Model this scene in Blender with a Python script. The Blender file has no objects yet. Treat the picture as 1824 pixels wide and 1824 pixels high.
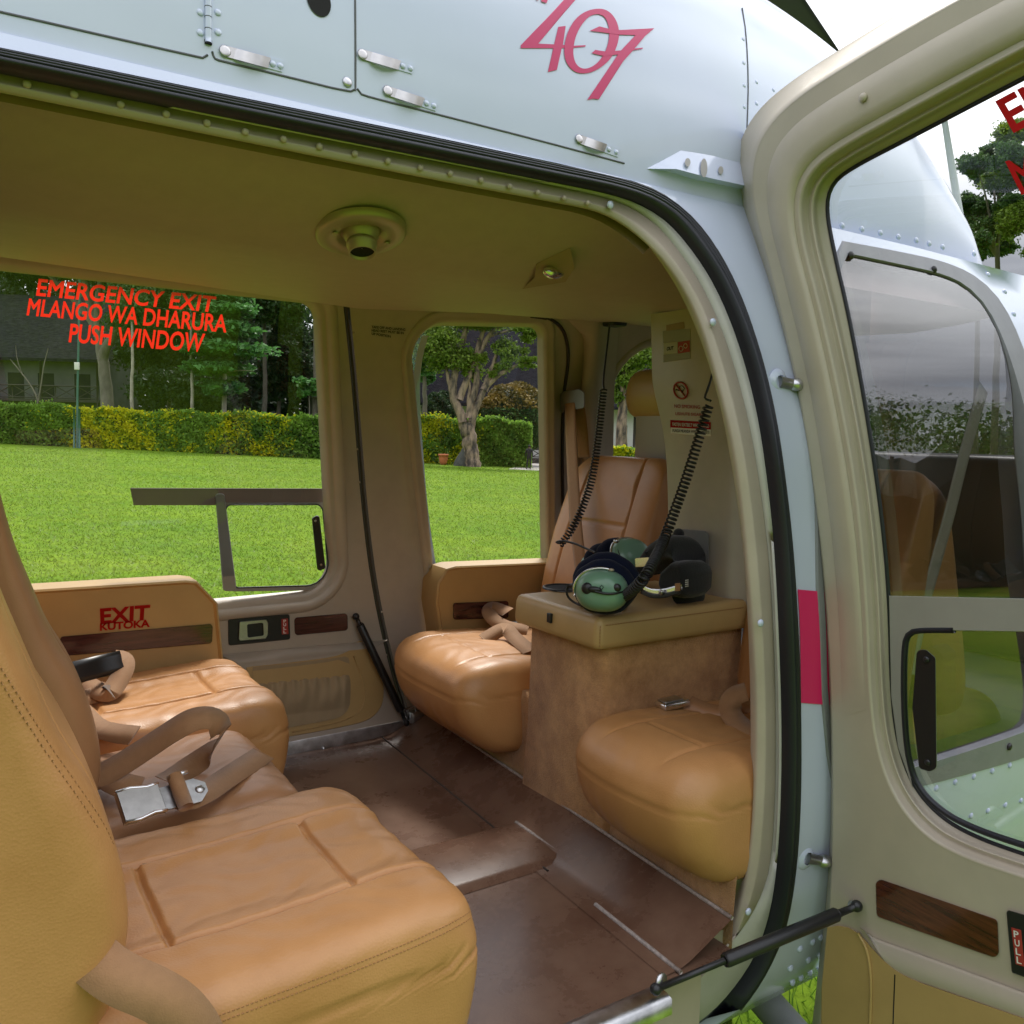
import bpy, bmesh, math
import numpy as np
from mathutils import Vector, Matrix
from mathutils.geometry import delaunay_2d_cdt
rng = np.random.default_rng(7)
scene = bpy.context.scene
col = scene.collection

# ---------------------------------------------------------------- camera
CAM = np.array([0.0, 0.0, 1.9])
FPX, YAW, PITCH, ROLL = 1550.0, math.radians(33.3), math.radians(5.0), 0.022
FW = np.array([math.sin(YAW) * math.cos(PITCH), math.cos(YAW) * math.cos(PITCH), -math.sin(PITCH)])
_r = np.array([math.cos(YAW), -math.sin(YAW), 0.0]); _u = np.cross(_r, FW)
RT = _r * math.cos(ROLL) + _u * math.sin(ROLL)
UP = -_r * math.sin(ROLL) + _u * math.cos(ROLL)
cd = bpy.data.cameras.new('camera'); cam = bpy.data.objects.new('camera', cd); col.objects.link(cam)
cd.sensor_width = 36; cd.lens = 36 * FPX / 1824; cd.clip_start = 0.02; cd.clip_end = 2000
cam.matrix_world = Matrix(((RT[0], UP[0], -FW[0], CAM[0]), (RT[1], UP[1], -FW[1], CAM[1]), (RT[2], UP[2], -FW[2], CAM[2]), (0, 0, 0, 1)))
scene.camera = cam

# ---------------------------------------------------------------- light
SKYLOC = (6.8, 9.2, 3.6)
SUN_EL, SUN_AZ = math.radians(55), math.radians(35)     # azimuth measured clockwise from +Y
EXPOSURE, SKY, SUN = 1.2, 0.115, 2.0
scene.view_settings.view_transform = 'Standard'; scene.view_settings.look = 'None'
scene.view_settings.exposure = EXPOSURE; scene.view_settings.gamma = 1
world = bpy.data.worlds.new('World'); scene.world = world; world.use_nodes = True
nt = world.node_tree; nt.nodes.clear()
out = nt.nodes.new('ShaderNodeOutputWorld'); bg = nt.nodes.new('ShaderNodeBackground')
sky = nt.nodes.new('ShaderNodeTexSky'); sky.sky_type = 'NISHITA'; sky.sun_disc = False
sky.sun_elevation = SUN_EL; sky.sun_rotation = SUN_AZ; sky.dust_density = 2.0; sky.air_density = 1.0
tc = nt.nodes.new('ShaderNodeTexCoord'); mp = nt.nodes.new('ShaderNodeMapping'); mp.inputs['Scale'].default_value = (1, 1, 3.2); mp.inputs['Location'].default_value = SKYLOC
n1 = nt.nodes.new('ShaderNodeTexNoise'); n1.inputs['Scale'].default_value = 2.1; n1.inputs['Detail'].default_value = 8; n1.inputs['Roughness'].default_value = 0.58
r1 = nt.nodes.new('ShaderNodeValToRGB'); r1.color_ramp.elements[0].position = 0.27; r1.color_ramp.elements[1].position = 0.43
n2 = nt.nodes.new('ShaderNodeTexNoise'); n2.inputs['Scale'].default_value = 1.6; n2.inputs['Detail'].default_value = 6
r2 = nt.nodes.new('ShaderNodeValToRGB')
r2.color_ramp.elements[0].position = 0.38; r2.color_ramp.elements[0].color = (3.1, 3.25, 3.65, 1)
r2.color_ramp.elements[1].position = 0.66; r2.color_ramp.elements[1].color = (10.2, 10.3, 10.7, 1)
mx = nt.nodes.new('ShaderNodeMix'); mx.data_type = 'RGBA'
L = nt.links.new
L(tc.outputs['Generated'], mp.inputs['Vector']); L(mp.outputs['Vector'], n1.inputs['Vector']); L(mp.outputs['Vector'], n2.inputs['Vector'])
L(n1.outputs['Fac'], r1.inputs['Fac']); L(n2.outputs['Fac'], r2.inputs['Fac'])
L(r1.outputs['Color'], mx.inputs[0]); L(sky.outputs['Color'], mx.inputs[6]); L(r2.outputs['Color'], mx.inputs[7])
sx = nt.nodes.new('ShaderNodeSeparateXYZ'); L(tc.outputs['Generated'], sx.inputs[0])
mr = nt.nodes.new('ShaderNodeMapRange'); mr.inputs['From Min'].default_value = .12; mr.inputs['From Max'].default_value = .95; mr.inputs['To Min'].default_value = .44; mr.inputs['To Max'].default_value = 1.55; L(sx.outputs['Z'], mr.inputs['Value'])
m2_ = nt.nodes.new('ShaderNodeMix'); m2_.data_type = 'RGBA'; m2_.blend_type = 'MULTIPLY'; m2_.inputs[0].default_value = 1; L(r2.outputs['Color'], m2_.inputs[6]); L(mr.outputs['Result'], m2_.inputs[7]); L(m2_.outputs[2], mx.inputs[7])
L(mx.outputs[2], bg.inputs['Color']); bg.inputs['Strength'].default_value = SKY; L(bg.outputs[0], out.inputs[0])
sd = bpy.data.lights.new('sun', 'SUN'); sd.energy = SUN; sd.angle = math.radians(14); sd.color = (1, 0.95, 0.88)
so = bpy.data.objects.new('sun', sd); col.objects.link(so)
_sv = Vector((math.sin(SUN_AZ) * math.cos(SUN_EL), math.cos(SUN_AZ) * math.cos(SUN_EL), math.sin(SUN_EL)))
so.rotation_euler = (-_sv).to_track_quat('-Z', 'Y').to_euler(); so.location = (0, 0, 30)
scene.cycles.max_bounces = 10; scene.cycles.transparent_max_bounces = 24; scene.cycles.diffuse_bounces = 5
scene.cycles.caustics_reflective = False; scene.cycles.caustics_refractive = False
try:
    scene.cycles.use_denoising = True
except Exception: pass

# ---------------------------------------------------------------- materials
def mat(name, base, rough=0.5, metal=0.0, spec=0.5, coat=0.0, var=0.0, vscale=8.0, bump=0.0, bscale=300.0, bdist=0.001, base2=None, detail=4, voro=False, stretch=None, sheen=0.0, attr=None, transl=0.0, rvar=0.0, nrough=0.6, con=0.32):
    m = bpy.data.materials.new(name); m.use_nodes = True
    t = m.node_tree; b = t.nodes['Principled BSDF']; k = t.links.new
    b.inputs['Base Color'].default_value = (*base, 1); b.inputs['Roughness'].default_value = rough; b.inputs['Metallic'].default_value = metal
    b.inputs['Specular IOR Level'].default_value = spec; b.inputs['Coat Weight'].default_value = coat; b.inputs['Coat Roughness'].default_value = 0.08
    b.inputs['Sheen Weight'].default_value = sheen
    c = t.nodes.new('ShaderNodeTexCoord'); g = t.nodes.new('ShaderNodeMapping'); k(c.outputs['Object'], g.inputs['Vector'])
    if stretch: g.inputs['Scale'].default_value = stretch
    if attr:
        a = t.nodes.new('ShaderNodeAttribute'); a.attribute_name = attr
        r = t.nodes.new('ShaderNodeValToRGB'); r.color_ramp.elements[0].color = (*base, 1); r.color_ramp.elements[1].color = (*(base2 or base), 1)
        k(a.outputs['Fac'], r.inputs['Fac']); k(r.outputs['Color'], b.inputs['Base Color'])
    elif base2 or var:
        n = t.nodes.new('ShaderNodeTexNoise'); n.inputs['Scale'].default_value = vscale; n.inputs['Detail'].default_value = detail; n.inputs['Roughness'].default_value = nrough
        k(g.outputs['Vector'], n.inputs['Vector'])
        r = t.nodes.new('ShaderNodeValToRGB'); r.color_ramp.elements[0].position = con; r.color_ramp.elements[1].position = 1 - con
        lo = base if base2 else tuple(v * (1 - var) for v in base); hi = base2 if base2 else tuple(min(1, v * (1 + var)) for v in base)
        r.color_ramp.elements[0].color = (*lo, 1); r.color_ramp.elements[1].color = (*hi, 1)
        k(n.outputs['Fac'], r.inputs['Fac']); k(r.outputs['Color'], b.inputs['Base Color'])
        if rvar:
            q = t.nodes.new('ShaderNodeMapRange'); q.inputs['To Min'].default_value = rough - rvar; q.inputs['To Max'].default_value = rough + rvar
            k(n.outputs['Fac'], q.inputs['Value']); k(q.outputs['Result'], b.inputs['Roughness'])
    if bump:
        if voro:
            n = t.nodes.new('ShaderNodeTexVoronoi'); n.inputs['Scale'].default_value = bscale; o = n.outputs['Distance']
        else:
            n = t.nodes.new('ShaderNodeTexNoise'); n.inputs['Scale'].default_value = bscale; n.inputs['Detail'].default_value = 3; o = n.outputs['Fac']
        k(g.outputs['Vector'], n.inputs['Vector'])
        p = t.nodes.new('ShaderNodeBump'); p.inputs['Strength'].default_value = bump; p.inputs['Distance'].default_value = bdist
        k(o, p.inputs['Height']); k(p.outputs['Normal'], b.inputs['Normal'])
    if transl:
        tl = t.nodes.new('ShaderNodeBsdfTranslucent'); ms = t.nodes.new('ShaderNodeMixShader'); ms.inputs[0].default_value = transl
        src = b.inputs['Base Color'].links[0].from_socket if b.inputs['Base Color'].links else None
        if src: k(src, tl.inputs['Color'])
        else: tl.inputs['Color'].default_value = (*base, 1)
        k(b.outputs[0], ms.inputs[1]); k(tl.outputs[0], ms.inputs[2]); k(ms.outputs[0], t.nodes['Material Output'].inputs[0])
    return m

def glass(name, tint, refl, rough=0.0):
    m = bpy.data.materials.new(name); m.use_nodes = True; t = m.node_tree; t.nodes.clear(); k = t.links.new
    o = t.nodes.new('ShaderNodeOutputMaterial'); a = t.nodes.new('ShaderNodeBsdfTransparent'); a.inputs[0].default_value = (*tint, 1)
    g = t.nodes.new('ShaderNodeBsdfGlossy'); g.inputs['Roughness'].default_value = rough
    f = t.nodes.new('ShaderNodeFresnel'); f.inputs[0].default_value = 1.49
    ad = t.nodes.new('ShaderNodeMath'); ad.operation = 'ADD'; ad.inputs[1].default_value = refl; ad.use_clamp = True
    x = t.nodes.new('ShaderNodeMixShader'); k(f.outputs[0], ad.inputs[0]); k(ad.outputs[0], x.inputs[0]); k(a.outputs[0], x.inputs[1]); k(g.outputs[0], x.inputs[2]); k(x.outputs[0], o.inputs[0])
    return m

M = dict(
 white=mat('white_paint', (0.545, 0.60, 0.765), 0.22, coat=0.7, var=0.045, vscale=2.2, detail=9),
 cream=mat('cream_trim', (0.43, 0.365, 0.295), 0.42, var=0.05, vscale=14, bump=0.12, bscale=900, bdist=0.0005),
 creamdoor=mat('cream_door_paint', (0.45, 0.395, 0.31), 0.40, var=0.05, vscale=9, bump=0.10, bscale=900, bdist=0.0005),
 sillgrey=mat('grey_sill_paint', (0.44, 0.42, 0.39), 0.45, var=0.06, vscale=12),
 head=mat('headliner_vinyl', (0.46, 0.355, 0.345), 0.62, var=0.03, vscale=30, bump=0.3, bscale=300, bdist=0.0010),
 recess=mat('brown_recess', (0.34, 0.235, 0.18), 0.65, var=0.08, vscale=10),
 leather=mat('tan_leather', (0.455, 0.218, 0.076), 0.42, base2=(0.535, 0.268, 0.10), vscale=7, bump=0.30, bscale=330, bdist=0.0009, voro=True, rvar=0.07),
 leatherb=mat('brown_leather', (0.38, 0.19, 0.085), 0.42, var=0.08, vscale=7, bump=0.22, bscale=420, bdist=0.0007, voro=True),
 lid=mat('mustard_leather', (0.47, 0.31, 0.125), 0.42, var=0.05, vscale=9, bump=0.2, bscale=450, bdist=0.0006, voro=True),
 thread=mat('tan_thread', (0.36, 0.18, 0.07), 0.8),
 carpet=mat('tan_carpet', (0.34, 0.165, 0.056), 0.95, base2=(0.70, 0.40, 0.175), vscale=8, bump=1.0, bscale=380, bdist=0.004, spec=0.1, sheen=0.3, detail=14, nrough=0.78, con=0.34),
 vinyl=mat('brown_floor_mat', (0.105, 0.050, 0.031), 0.28, base2=(0.205, 0.122, 0.080), vscale=4, bump=0.2, bscale=240, bdist=0.0007, rvar=0.10, detail=14, nrough=0.72, con=0.34),
 bead=mat('worn_grey_edge', (0.36, 0.31, 0.28), 0.6, var=0.35, vscale=160),
 seam=mat('dark_brown_seam', (0.035, 0.028, 0.024), 0.6),
 rubber=mat('black_rubber', (0.012, 0.013, 0.02), 0.42, bump=0.1, bscale=200),
 black=mat('black_plastic', (0.014, 0.014, 0.015), 0.38),
 dark=mat('dark_gap', (0.012, 0.011, 0.012), 0.9),
 gap=mat('panel_gap', (0.12, 0.12, 0.13), 0.9),
 steel=mat('bare_aluminium', (0.55, 0.55, 0.56), 0.33, metal=1, var=0.25, vscale=26, bump=0.2, bscale=90, bdist=0.001, rvar=0.12),
 chrome=mat('chrome', (0.72, 0.72, 0.72), 0.16, metal=1),
 satin=mat('satin_metal', (0.52, 0.51, 0.50), 0.34, metal=1, var=0.1, vscale=60),
 brass=mat('bronze_vent', (0.44, 0.37, 0.27), 0.40, metal=0.35),
 wood=mat('dark_walnut', (0.030, 0.007, 0.005), 0.22, base2=(0.13, 0.036, 0.015), vscale=5, stretch=(2.5, 2.5, 28), coat=0.6, detail=8),
 woodr=mat('red_walnut', (0.030, 0.008, 0.008), 0.25, base2=(0.085, 0.024, 0.020), vscale=5, stretch=(2.5, 2.5, 30), coat=0.5, detail=8),
 red=mat('red_lettering', (0.66, 0.010, 0.008), 0.45, transl=0.75),
 pink=mat('magenta_marking', (0.56, 0.022, 0.125), 0.4),
 stripe=mat('crimson_stripe', (0.70, 0.012, 0.125), 0.3, coat=0.4),
 redtxt=mat('dull_red_text', (0.35, 0.035, 0.025), 0.6),
 blacktxt=mat('black_text', (0.015, 0.014, 0.013), 0.6),
 whitetxt=mat('white_text', (0.72, 0.70, 0.66), 0.6),
 greyfr=mat('grey_window_frame', (0.20, 0.20, 0.215), 0.45, var=0.08, vscale=20),
 railgrey=mat('warm_grey_rail', (0.30, 0.285, 0.265), 0.5, var=0.05, vscale=12),
 brownbar=mat('brown_window_bar', (0.10, 0.070, 0.055), 0.55, transl=0.15),
 strap=mat('tan_webbing', (0.32, 0.172, 0.080), 0.75, var=0.05, vscale=90, bump=0.6, bscale=500, bdist=0.0008, spec=0.25, sheen=0.2),
 shell=mat('seat_shell', (0.42, 0.39, 0.32), 0.5),
 greyfab=mat('grey_fabric', (0.22, 0.22, 0.22), 0.9, bump=0.5, bscale=600),
 fabric=mat('beige_pocket_cloth', (0.36, 0.265, 0.15), 0.8, var=0.06, vscale=20, bump=0.2, bscale=500),
 green=mat('sage_green_shell', (0.155, 0.30, 0.205), 0.30, var=0.04, coat=0.2),
 navy=mat('navy_plush', (0.007, 0.010, 0.026), 0.95, bump=0.6, bscale=350, bdist=0.002, sheen=0.08, spec=0.15),
 fleece=mat('black_fleece', (0.012, 0.012, 0.013), 0.95, bump=0.7, bscale=300, bdist=0.002, sheen=0.2),
 clear=glass('clear_acrylic', (0.93, 0.94, 0.94), 0.015),
 doorglass=glass('door_acrylic', (0.92, 0.93, 0.93), 0.01),
 shade=glass('shaded_windshield', (0.40, 0.41, 0.43), 0.02),  # tint added to dim the cockpit and the sky behind it
 tinted=glass('tinted_acrylic', (0.82, 0.81, 0.79), 0.115),
 blade=mat('rotor_black', (0.016, 0.016, 0.017), 0.6),
 antenna=mat('antenna_paint', (0.42, 0.46, 0.43), 0.45),
)

# ---------------------------------------------------------------- projection and mesh helpers (camera at the origin of c-space)
def ray(x, y):
    d = FW * FPX + RT * (x - 912) + UP * (912 - y); return d / np.linalg.norm(d)
def solve(x, y, f, t0=0.3, t1=5.0, n=240):
    d = ray(x, y); ts = np.linspace(t0, t1, n); v = [f(d * t) for t in ts]
    for i in range(n - 1):
        if v[i] <= 0 < v[i + 1] or v[i] >= 0 > v[i + 1]:
            a, b = ts[i], ts[i + 1]; fa = v[i]
            for _ in range(40):
                c = (a + b) / 2; fc = f(d * c)
                if (fc <= 0) == (fa <= 0): a = c
                else: b = c
            return d * (a + b) / 2
    return d * ts[int(np.argmin(np.abs(v)))]
def at(x, y, X=None, Y=None, Z=None):
    d = ray(x, y)
    if X is not None: return d * (X / d[0])
    if Y is not None: return d * (Y / d[1])
    return d * (Z / d[2])
def far(x, y, depth):
    d = ray(x, y); return d * (depth / (d @ FW))
_zt = np.linspace(-1.6, 1.2, 281)
_yt = np.interp(_zt, [-1.6, -1.32, -1.25, -1.17, -1.05, -.9, -.8, -.7, -.3, 0, .2, .34, .42, .5, .6, 1.2], [2.4, 1.55, 1.27, 1.12, 1.06, 1.03, 1.01, 1.0, 1.0, 1.03, 1.09, 1.15, 1.20, 1.24, 1.3, 1.5])
_yt = np.convolve(np.pad(_yt, 6, mode='edge'), np.ones(13) / 13, 'valid')
def Yn(z): return float(np.interp(z, _zt, _yt))
def Yf(z): return 3.44 - float(np.interp(z, _zt, _yt))
def near(x, y, o=0.0): return solve(x, y, lambda p: p[1] - Yn(p[2]) - o)
def farw(x, y, o=0.0): return solve(x, y, lambda p: p[1] - Yf(p[2]) - o)
def xz(p): return (p[0], p[2])

ROOT = {}
def thing(name, label, cat, loc, group=None, kind=None):
    o = bpy.data.objects.new(name, None); col.objects.link(o); o.empty_display_size = 0.2
    o.location = Vector(np.array(loc) + CAM); o['label'] = label; o['category'] = cat
    if group: o['group'] = group
    if kind: o['kind'] = kind
    ROOT[o.name] = np.array(loc, float); return o
def tag(o, label=None, cat=None, group=None, kind=None):
    if label: o['label'] = label
    if cat: o['category'] = cat
    if group: o['group'] = group
    if kind: o['kind'] = kind
    return o
ORG = {}
def obj(name, verts, faces, m, parent=None, smooth=True, rnd=None, org=None, auto=None):
    V = np.asarray(verts, float).reshape(-1, 3)
    if parent is not None: base = np.array(ROOT.get(parent.name, ORG.get(parent.name, np.zeros(3))))
    elif org is not None: base = np.array(org, float)
    else:
        base = V.mean(0) if len(V) else np.zeros(3); base[2] = V[:, 2].min()
    me = bpy.data.meshes.new(name); me.from_pydata((V - base).tolist(), [], [tuple(int(i) for i in f) for f in faces]); me.update()
    if smooth: me.polygons.foreach_set('use_smooth', [True] * len(me.polygons))
    if rnd is not None:
        a = me.attributes.new('rnd', 'FLOAT', 'FACE'); a.data.foreach_set('value', np.asarray(rnd, np.float32))
    ms = m if isinstance(m, (list, tuple)) else [m]
    for q in ms: me.materials.append(M[q] if isinstance(q, str) else q)
    o = bpy.data.objects.new(name, me); col.objects.link(o)
    if parent is not None: o.parent = parent
    else: o.location = Vector(base + CAM)
    ORG[o.name] = base
    if smooth and auto:
        me.set_sharp_from_angle(angle=math.radians(auto))
    return o

class MB:
    def __init__(s): s.v = []; s.f = []; s.n = 0
    def add(s, v, f):
        v = np.asarray(v, float).reshape(-1, 3); s.v.append(v); s.f += [tuple(i + s.n for i in q) for q in f]; s.n += len(v); return s
    def grid(s, P, cu=False, cv=False):
        P = np.asarray(P, float); a, b = P.shape[:2]; f = []
        for i in range(a if cu else a - 1):
            for j in range(b if cv else b - 1):
                i2, j2 = (i + 1) % a, (j + 1) % b
                f.append((i * b + j, i * b + j2, i2 * b + j2, i2 * b + j))
        return s.add(P.reshape(-1, 3), f)
    def tube(s, path, r, n=10, cap=True):
        P = np.asarray(path, float); m = len(P); R = np.broadcast_to(np.asarray(r, float), (m,))
        T = np.gradient(P, axis=0); T /= np.linalg.norm(T, axis=1)[:, None] + 1e-12
        a = np.array([0, 0, 1.0]) if abs(T[0][2]) < .9 else np.array([1.0, 0, 0])
        N = np.cross(T[0], a); N /= np.linalg.norm(N); rings = []
        for i in range(m):
            N = N - T[i] * (N @ T[i]); N /= np.linalg.norm(N) + 1e-12; B = np.cross(T[i], N)
            th = np.arange(n) * 2 * np.pi / n
            rings.append(P[i] + R[i] * (np.cos(th)[:, None] * N + np.sin(th)[:, None] * B))
        b0 = s.n; s.grid(np.array(rings), cv=True)
        if cap: s.f += [tuple(range(b0, b0 + n)), tuple(range(b0 + (m - 1) * n + n - 1, b0 + (m - 1) * n - 1, -1))]
        return s
    def ball(s, c, r, ax=None, nu=12, nv=8):
        r = np.broadcast_to(np.asarray(r, float), (3,)); A = np.eye(3) if ax is None else np.asarray(ax)
        u = np.arange(nu) * 2 * np.pi / nu; v = np.linspace(-np.pi / 2, np.pi / 2, nv + 1)
        P = np.array([[np.array(c) + (np.array([np.cos(b) * np.cos(a), np.cos(b) * np.sin(a), np.sin(b)]) * r) @ A for a in u] for b in v])
        return s.grid(P, cv=True)
    def box(s, lo, hi, bevel=0.0, ax=None, org=None):
        bm = bmesh.new(); bmesh.ops.create_cube(bm, size=1)
        lo = np.array(lo, float); hi = np.array(hi, float)
        for v in bm.verts: v.co = Vector((np.array(v.co) + .5) * (hi - lo) + lo)
        if bevel: bmesh.ops.bevel(bm, geom=bm.edges[:], offset=bevel, segments=3, profile=.5, affect='EDGES')
        V = np.array([v.co for v in bm.verts]); bm.verts.index_update()
        if ax is not None: V = V @ np.asarray(ax) + (np.array(org) if org is not None else 0)
        F = [[v.index for v in f.verts] for f in bm.faces]; bm.free(); return s.add(V, F)
    def lathe(s, prof, c, ax, n=32):
        ax = np.array(ax, float); ax /= np.linalg.norm(ax); a = np.array([0, 0, 1.0]) if abs(ax[2]) < .9 else np.array([1.0, 0, 0])
        u = np.cross(ax, a); u /= np.linalg.norm(u); w = np.cross(ax, u); th = np.arange(n) * 2 * np.pi / n
        return s.grid(np.array([[np.array(c) + ax * h + r * (np.cos(t) * u + np.sin(t) * w) for t in th] for r, h in prof]), cv=True)
    def obj(s, name, m, parent=None, **k):
        return obj(name, np.concatenate(s.v), s.f, m, parent, **k)

def resample(P, n):
    P = np.asarray(P, float); d = np.r_[0, np.cumsum(np.linalg.norm(np.diff(P, axis=0), axis=1))]
    t = np.linspace(0, d[-1], n); return np.stack([np.interp(t, d, P[:, i]) for i in range(P.shape[1])], 1)
def smooth(P, it=2, closed=False):
    P = np.asarray(P, float)
    for _ in range(it):
        A = P if not closed else np.vstack([P, P[:1]])
        Q = np.empty((2 * (len(A) - 1), P.shape[1])); Q[0::2] = .75 * A[:-1] + .25 * A[1:]; Q[1::2] = .25 * A[:-1] + .75 * A[1:]
        P = Q if closed else np.vstack([P[:1], Q, P[-1:]])
    return P
def rpoly(pts, rad, n=8):
    pts = [np.array(p, float) for p in pts]; m = len(pts); o = []
    rad = rad if isinstance(rad, (list, tuple)) else [rad] * m
    for i in range(m):
        p, a, b = pts[i], pts[i - 1], pts[(i + 1) % m]; u = (a - p) / np.linalg.norm(a - p); v = (b - p) / np.linalg.norm(b - p)
        ang = math.acos(np.clip(u @ v, -1, 1)); d = rad[i] / math.tan(ang / 2); bis = (u + v) / np.linalg.norm(u + v)
        c = p + bis * rad[i] / math.sin(ang / 2); s0 = p + u * d - c; e0 = p + v * d - c
        for k in np.linspace(0, 1, n):
            q = s0 * (1 - k) + e0 * k; q = q / (np.linalg.norm(q) + 1e-9) * rad[i]; o.append(c + q)
    return np.array(o)
def offset(P, d):
    """outward offset of a closed 2D outline"""
    P = np.asarray(P, float); A = np.sum(P[:, 0] * np.roll(P[:, 1], -1) - np.roll(P[:, 0], -1) * P[:, 1]); s = 1 if A > 0 else -1
    T = np.roll(P, -1, 0) - np.roll(P, 1, 0); T /= np.linalg.norm(T, axis=1)[:, None] + 1e-12
    return P + s * d * np.stack([T[:, 1], -T[:, 0]], 1)
def inside(q, P):
    x, y = q; c = False; n = len(P); j = n - 1
    for i in range(n):
        if (P[i][1] > y) != (P[j][1] > y) and x < (P[j][0] - P[i][0]) * (y - P[i][1]) / (P[j][1] - P[i][1]) + P[i][0]: c = not c
        j = i
    return c
def region(outer, holes=(), step=0.0):
    pts = [tuple(p) for p in outer]; loops = [outer] + list(holes); edges = []; k = 0; pts = []
    for lp in loops:
        m = len(lp); pts += [Vector((float(p[0]), float(p[1]))) for p in lp]; edges += [(k + i, k + (i + 1) % m) for i in range(m)]; k += m
    if step:
        O = np.asarray(outer); lo, hi = O.min(0), O.max(0)
        for x in np.arange(lo[0] + step / 2, hi[0], step):
            for y in np.arange(lo[1] + step / 2, hi[1], step):
                if inside((x, y), outer) and not any(inside((x, y), h) for h in holes): pts.append(Vector((x, y)))
    v, e, f, *_ = delaunay_2d_cdt(pts, edges, [], 0, 1e-6)
    V = np.array([tuple(q) for q in v]); F = []
    for t in f:
        c = V[list(t)].mean(0)
        if inside(c, outer) and not any(inside(c, h) for h in holes): F.append(tuple(t))
    return V, F
def region_obj(name, outer, holes, step, fn, m, parent, thick=None, **k):
    V, F = region(outer, holes, step); P = np.array([fn(a, b) for a, b in V])
    if thick is None: return obj(name, P, F, m, parent, **k)
    B = P + np.array(thick); n = len(P); F2 = list(F) + [tuple(i + n for i in f[::-1]) for f in F]
    cnt = {}
    for f in F:
        for i in range(len(f)): e = (f[i], f[(i + 1) % len(f)]); cnt[e] = 1
    for (a, b) in cnt:
        if (b, a) not in cnt: F2.append((b, a, a + n, b + n))
    return obj(name, np.vstack([P, B]), F2, m, parent, smooth=k.pop('smooth', False), **k)
def embolden(V, F, w):
    """thicken filled lettering by moving its outlines outward"""
    idx = list(range(len(V))); U = V[:, :2]; ed = {}
    for f in F:
        p = [idx[i] for i in f]; A = sum(U[p[i]][0] * U[p[(i + 1) % len(p)]][1] - U[p[(i + 1) % len(p)]][0] * U[p[i]][1] for i in range(len(p)))
        if A < 0: p = p[::-1]
        for i in range(len(p)): ed[(p[i], p[(i + 1) % len(p)])] = 1
    nxt = {a: b for (a, b) in ed if (b, a) not in ed}; loops = []
    while nxt:
        a = next(iter(nxt)); lp = [a]; b = nxt.pop(a)
        while b != a and b in nxt: lp.append(b); b = nxt.pop(b)
        if len(lp) > 2: loops.append(U[lp])
    out_ = []
    for P in loops:
        e = np.roll(P, -1, 0) - P; ln = np.linalg.norm(e, axis=1) + 1e-9; n = np.stack([e[:, 1], -e[:, 0]], 1) / ln[:, None]; n0 = np.roll(n, 1, 0); m = n + n0
        ml = np.linalg.norm(m, axis=1); m /= ml[:, None] + 1e-9; s = np.clip(1 / np.maximum(.3, np.sum(m * n, 1)), 1, 1.6); out_.append(P + m * (w * s)[:, None])
    pts, eds, k = [], [], 0
    for P in out_: pts += [Vector((float(a), float(b))) for a, b in P]; eds += [(k + i, k + (i + 1) % len(P)) for i in range(len(P))]; k += len(P)
    v, _e, f, *_ = delaunay_2d_cdt(pts, eds, [], 0, 1e-6); W_ = np.array([tuple(q) for q in v]); R_ = []
    for t in f:
        c = W_[list(t)].mean(0); wn = 0
        for P in out_:
            Q = np.roll(P, -1, 0); up = (P[:, 1] <= c[1]) & (Q[:, 1] > c[1]); dn = (P[:, 1] > c[1]) & (Q[:, 1] <= c[1]); cr = (Q[:, 0] - P[:, 0]) * (c[1] - P[:, 1]) - (c[0] - P[:, 0]) * (Q[:, 1] - P[:, 1])
            wn += int(np.sum(up & (cr > 0))) - int(np.sum(dn & (cr < 0)))
        if wn > 0: R_.append(tuple(t))
    return np.c_[W_, np.zeros(len(W_))], R_
def text(name, s, quad, fn, m, parent, bold=0.0, sub=0, thick=None, flip=False):
    """lettering: glyph box stretched over the quad TL, TR, BR, BL; fn maps the quad's coordinates to a point"""
    c = bpy.data.curves.new(name, 'FONT'); c.body = s; c.resolution_u = 4; weight = bold
    o = bpy.data.objects.new(name, c); me = bpy.data.meshes.new_from_object(o); bpy.data.objects.remove(o)
    V = np.array([v.co for v in me.vertices]); F = [tuple(p.vertices) for p in me.polygons]; bpy.data.meshes.remove(me)
    if weight: V, F = embolden(V, F, weight)
    lv = np.zeros(len(V))
    lo, hi = V.min(0), V.max(0); u = (V[:, 0] - lo[0]) / (hi[0] - lo[0]); v = (V[:, 1] - lo[1]) / (hi[1] - lo[1])
    TL, TR, BR, BL = [np.array(q, float) for q in quad]
    Q = (TL[None] * ((1 - u) * v)[:, None] + TR[None] * (u * v)[:, None] + BR[None] * (u * (1 - v))[:, None] + BL[None] * ((1 - u) * (1 - v))[:, None])
    return obj(name, [fn(*q) * (1 - .00025 * l_) for q, l_ in zip(Q, lv)], F, m, parent, smooth=False)
def ribbon(path, wdir, w, t=0.0013):
    """webbing: path (n,3), wdir (3,) or (n,3) across; returns MB"""
    P = np.asarray(path, float); W = np.broadcast_to(np.asarray(wdir, float), P.shape).copy()
    T = np.gradient(P, axis=0); T /= np.linalg.norm(T, axis=1)[:, None]
    W = W - T * np.sum(W * T, 1)[:, None]; W /= np.linalg.norm(W, axis=1)[:, None]; N = np.cross(T, W)
    sec = [(-.5, -.5), (-.5, .5), (-.25, .62), (0, .5), (.25, .62), (.5, .5), (.5, -.5)]
    G = np.array([[P[i] + W[i] * a * w + N[i] * b * t for a, b in sec] for i in range(len(P))])
    mb = MB(); mb.grid(G, cv=True); k = len(sec); n = len(P); mb.f += [tuple(range(k)), tuple(range((n - 1) * k + k - 1, (n - 1) * k - 1, -1))]
    return mb
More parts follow.
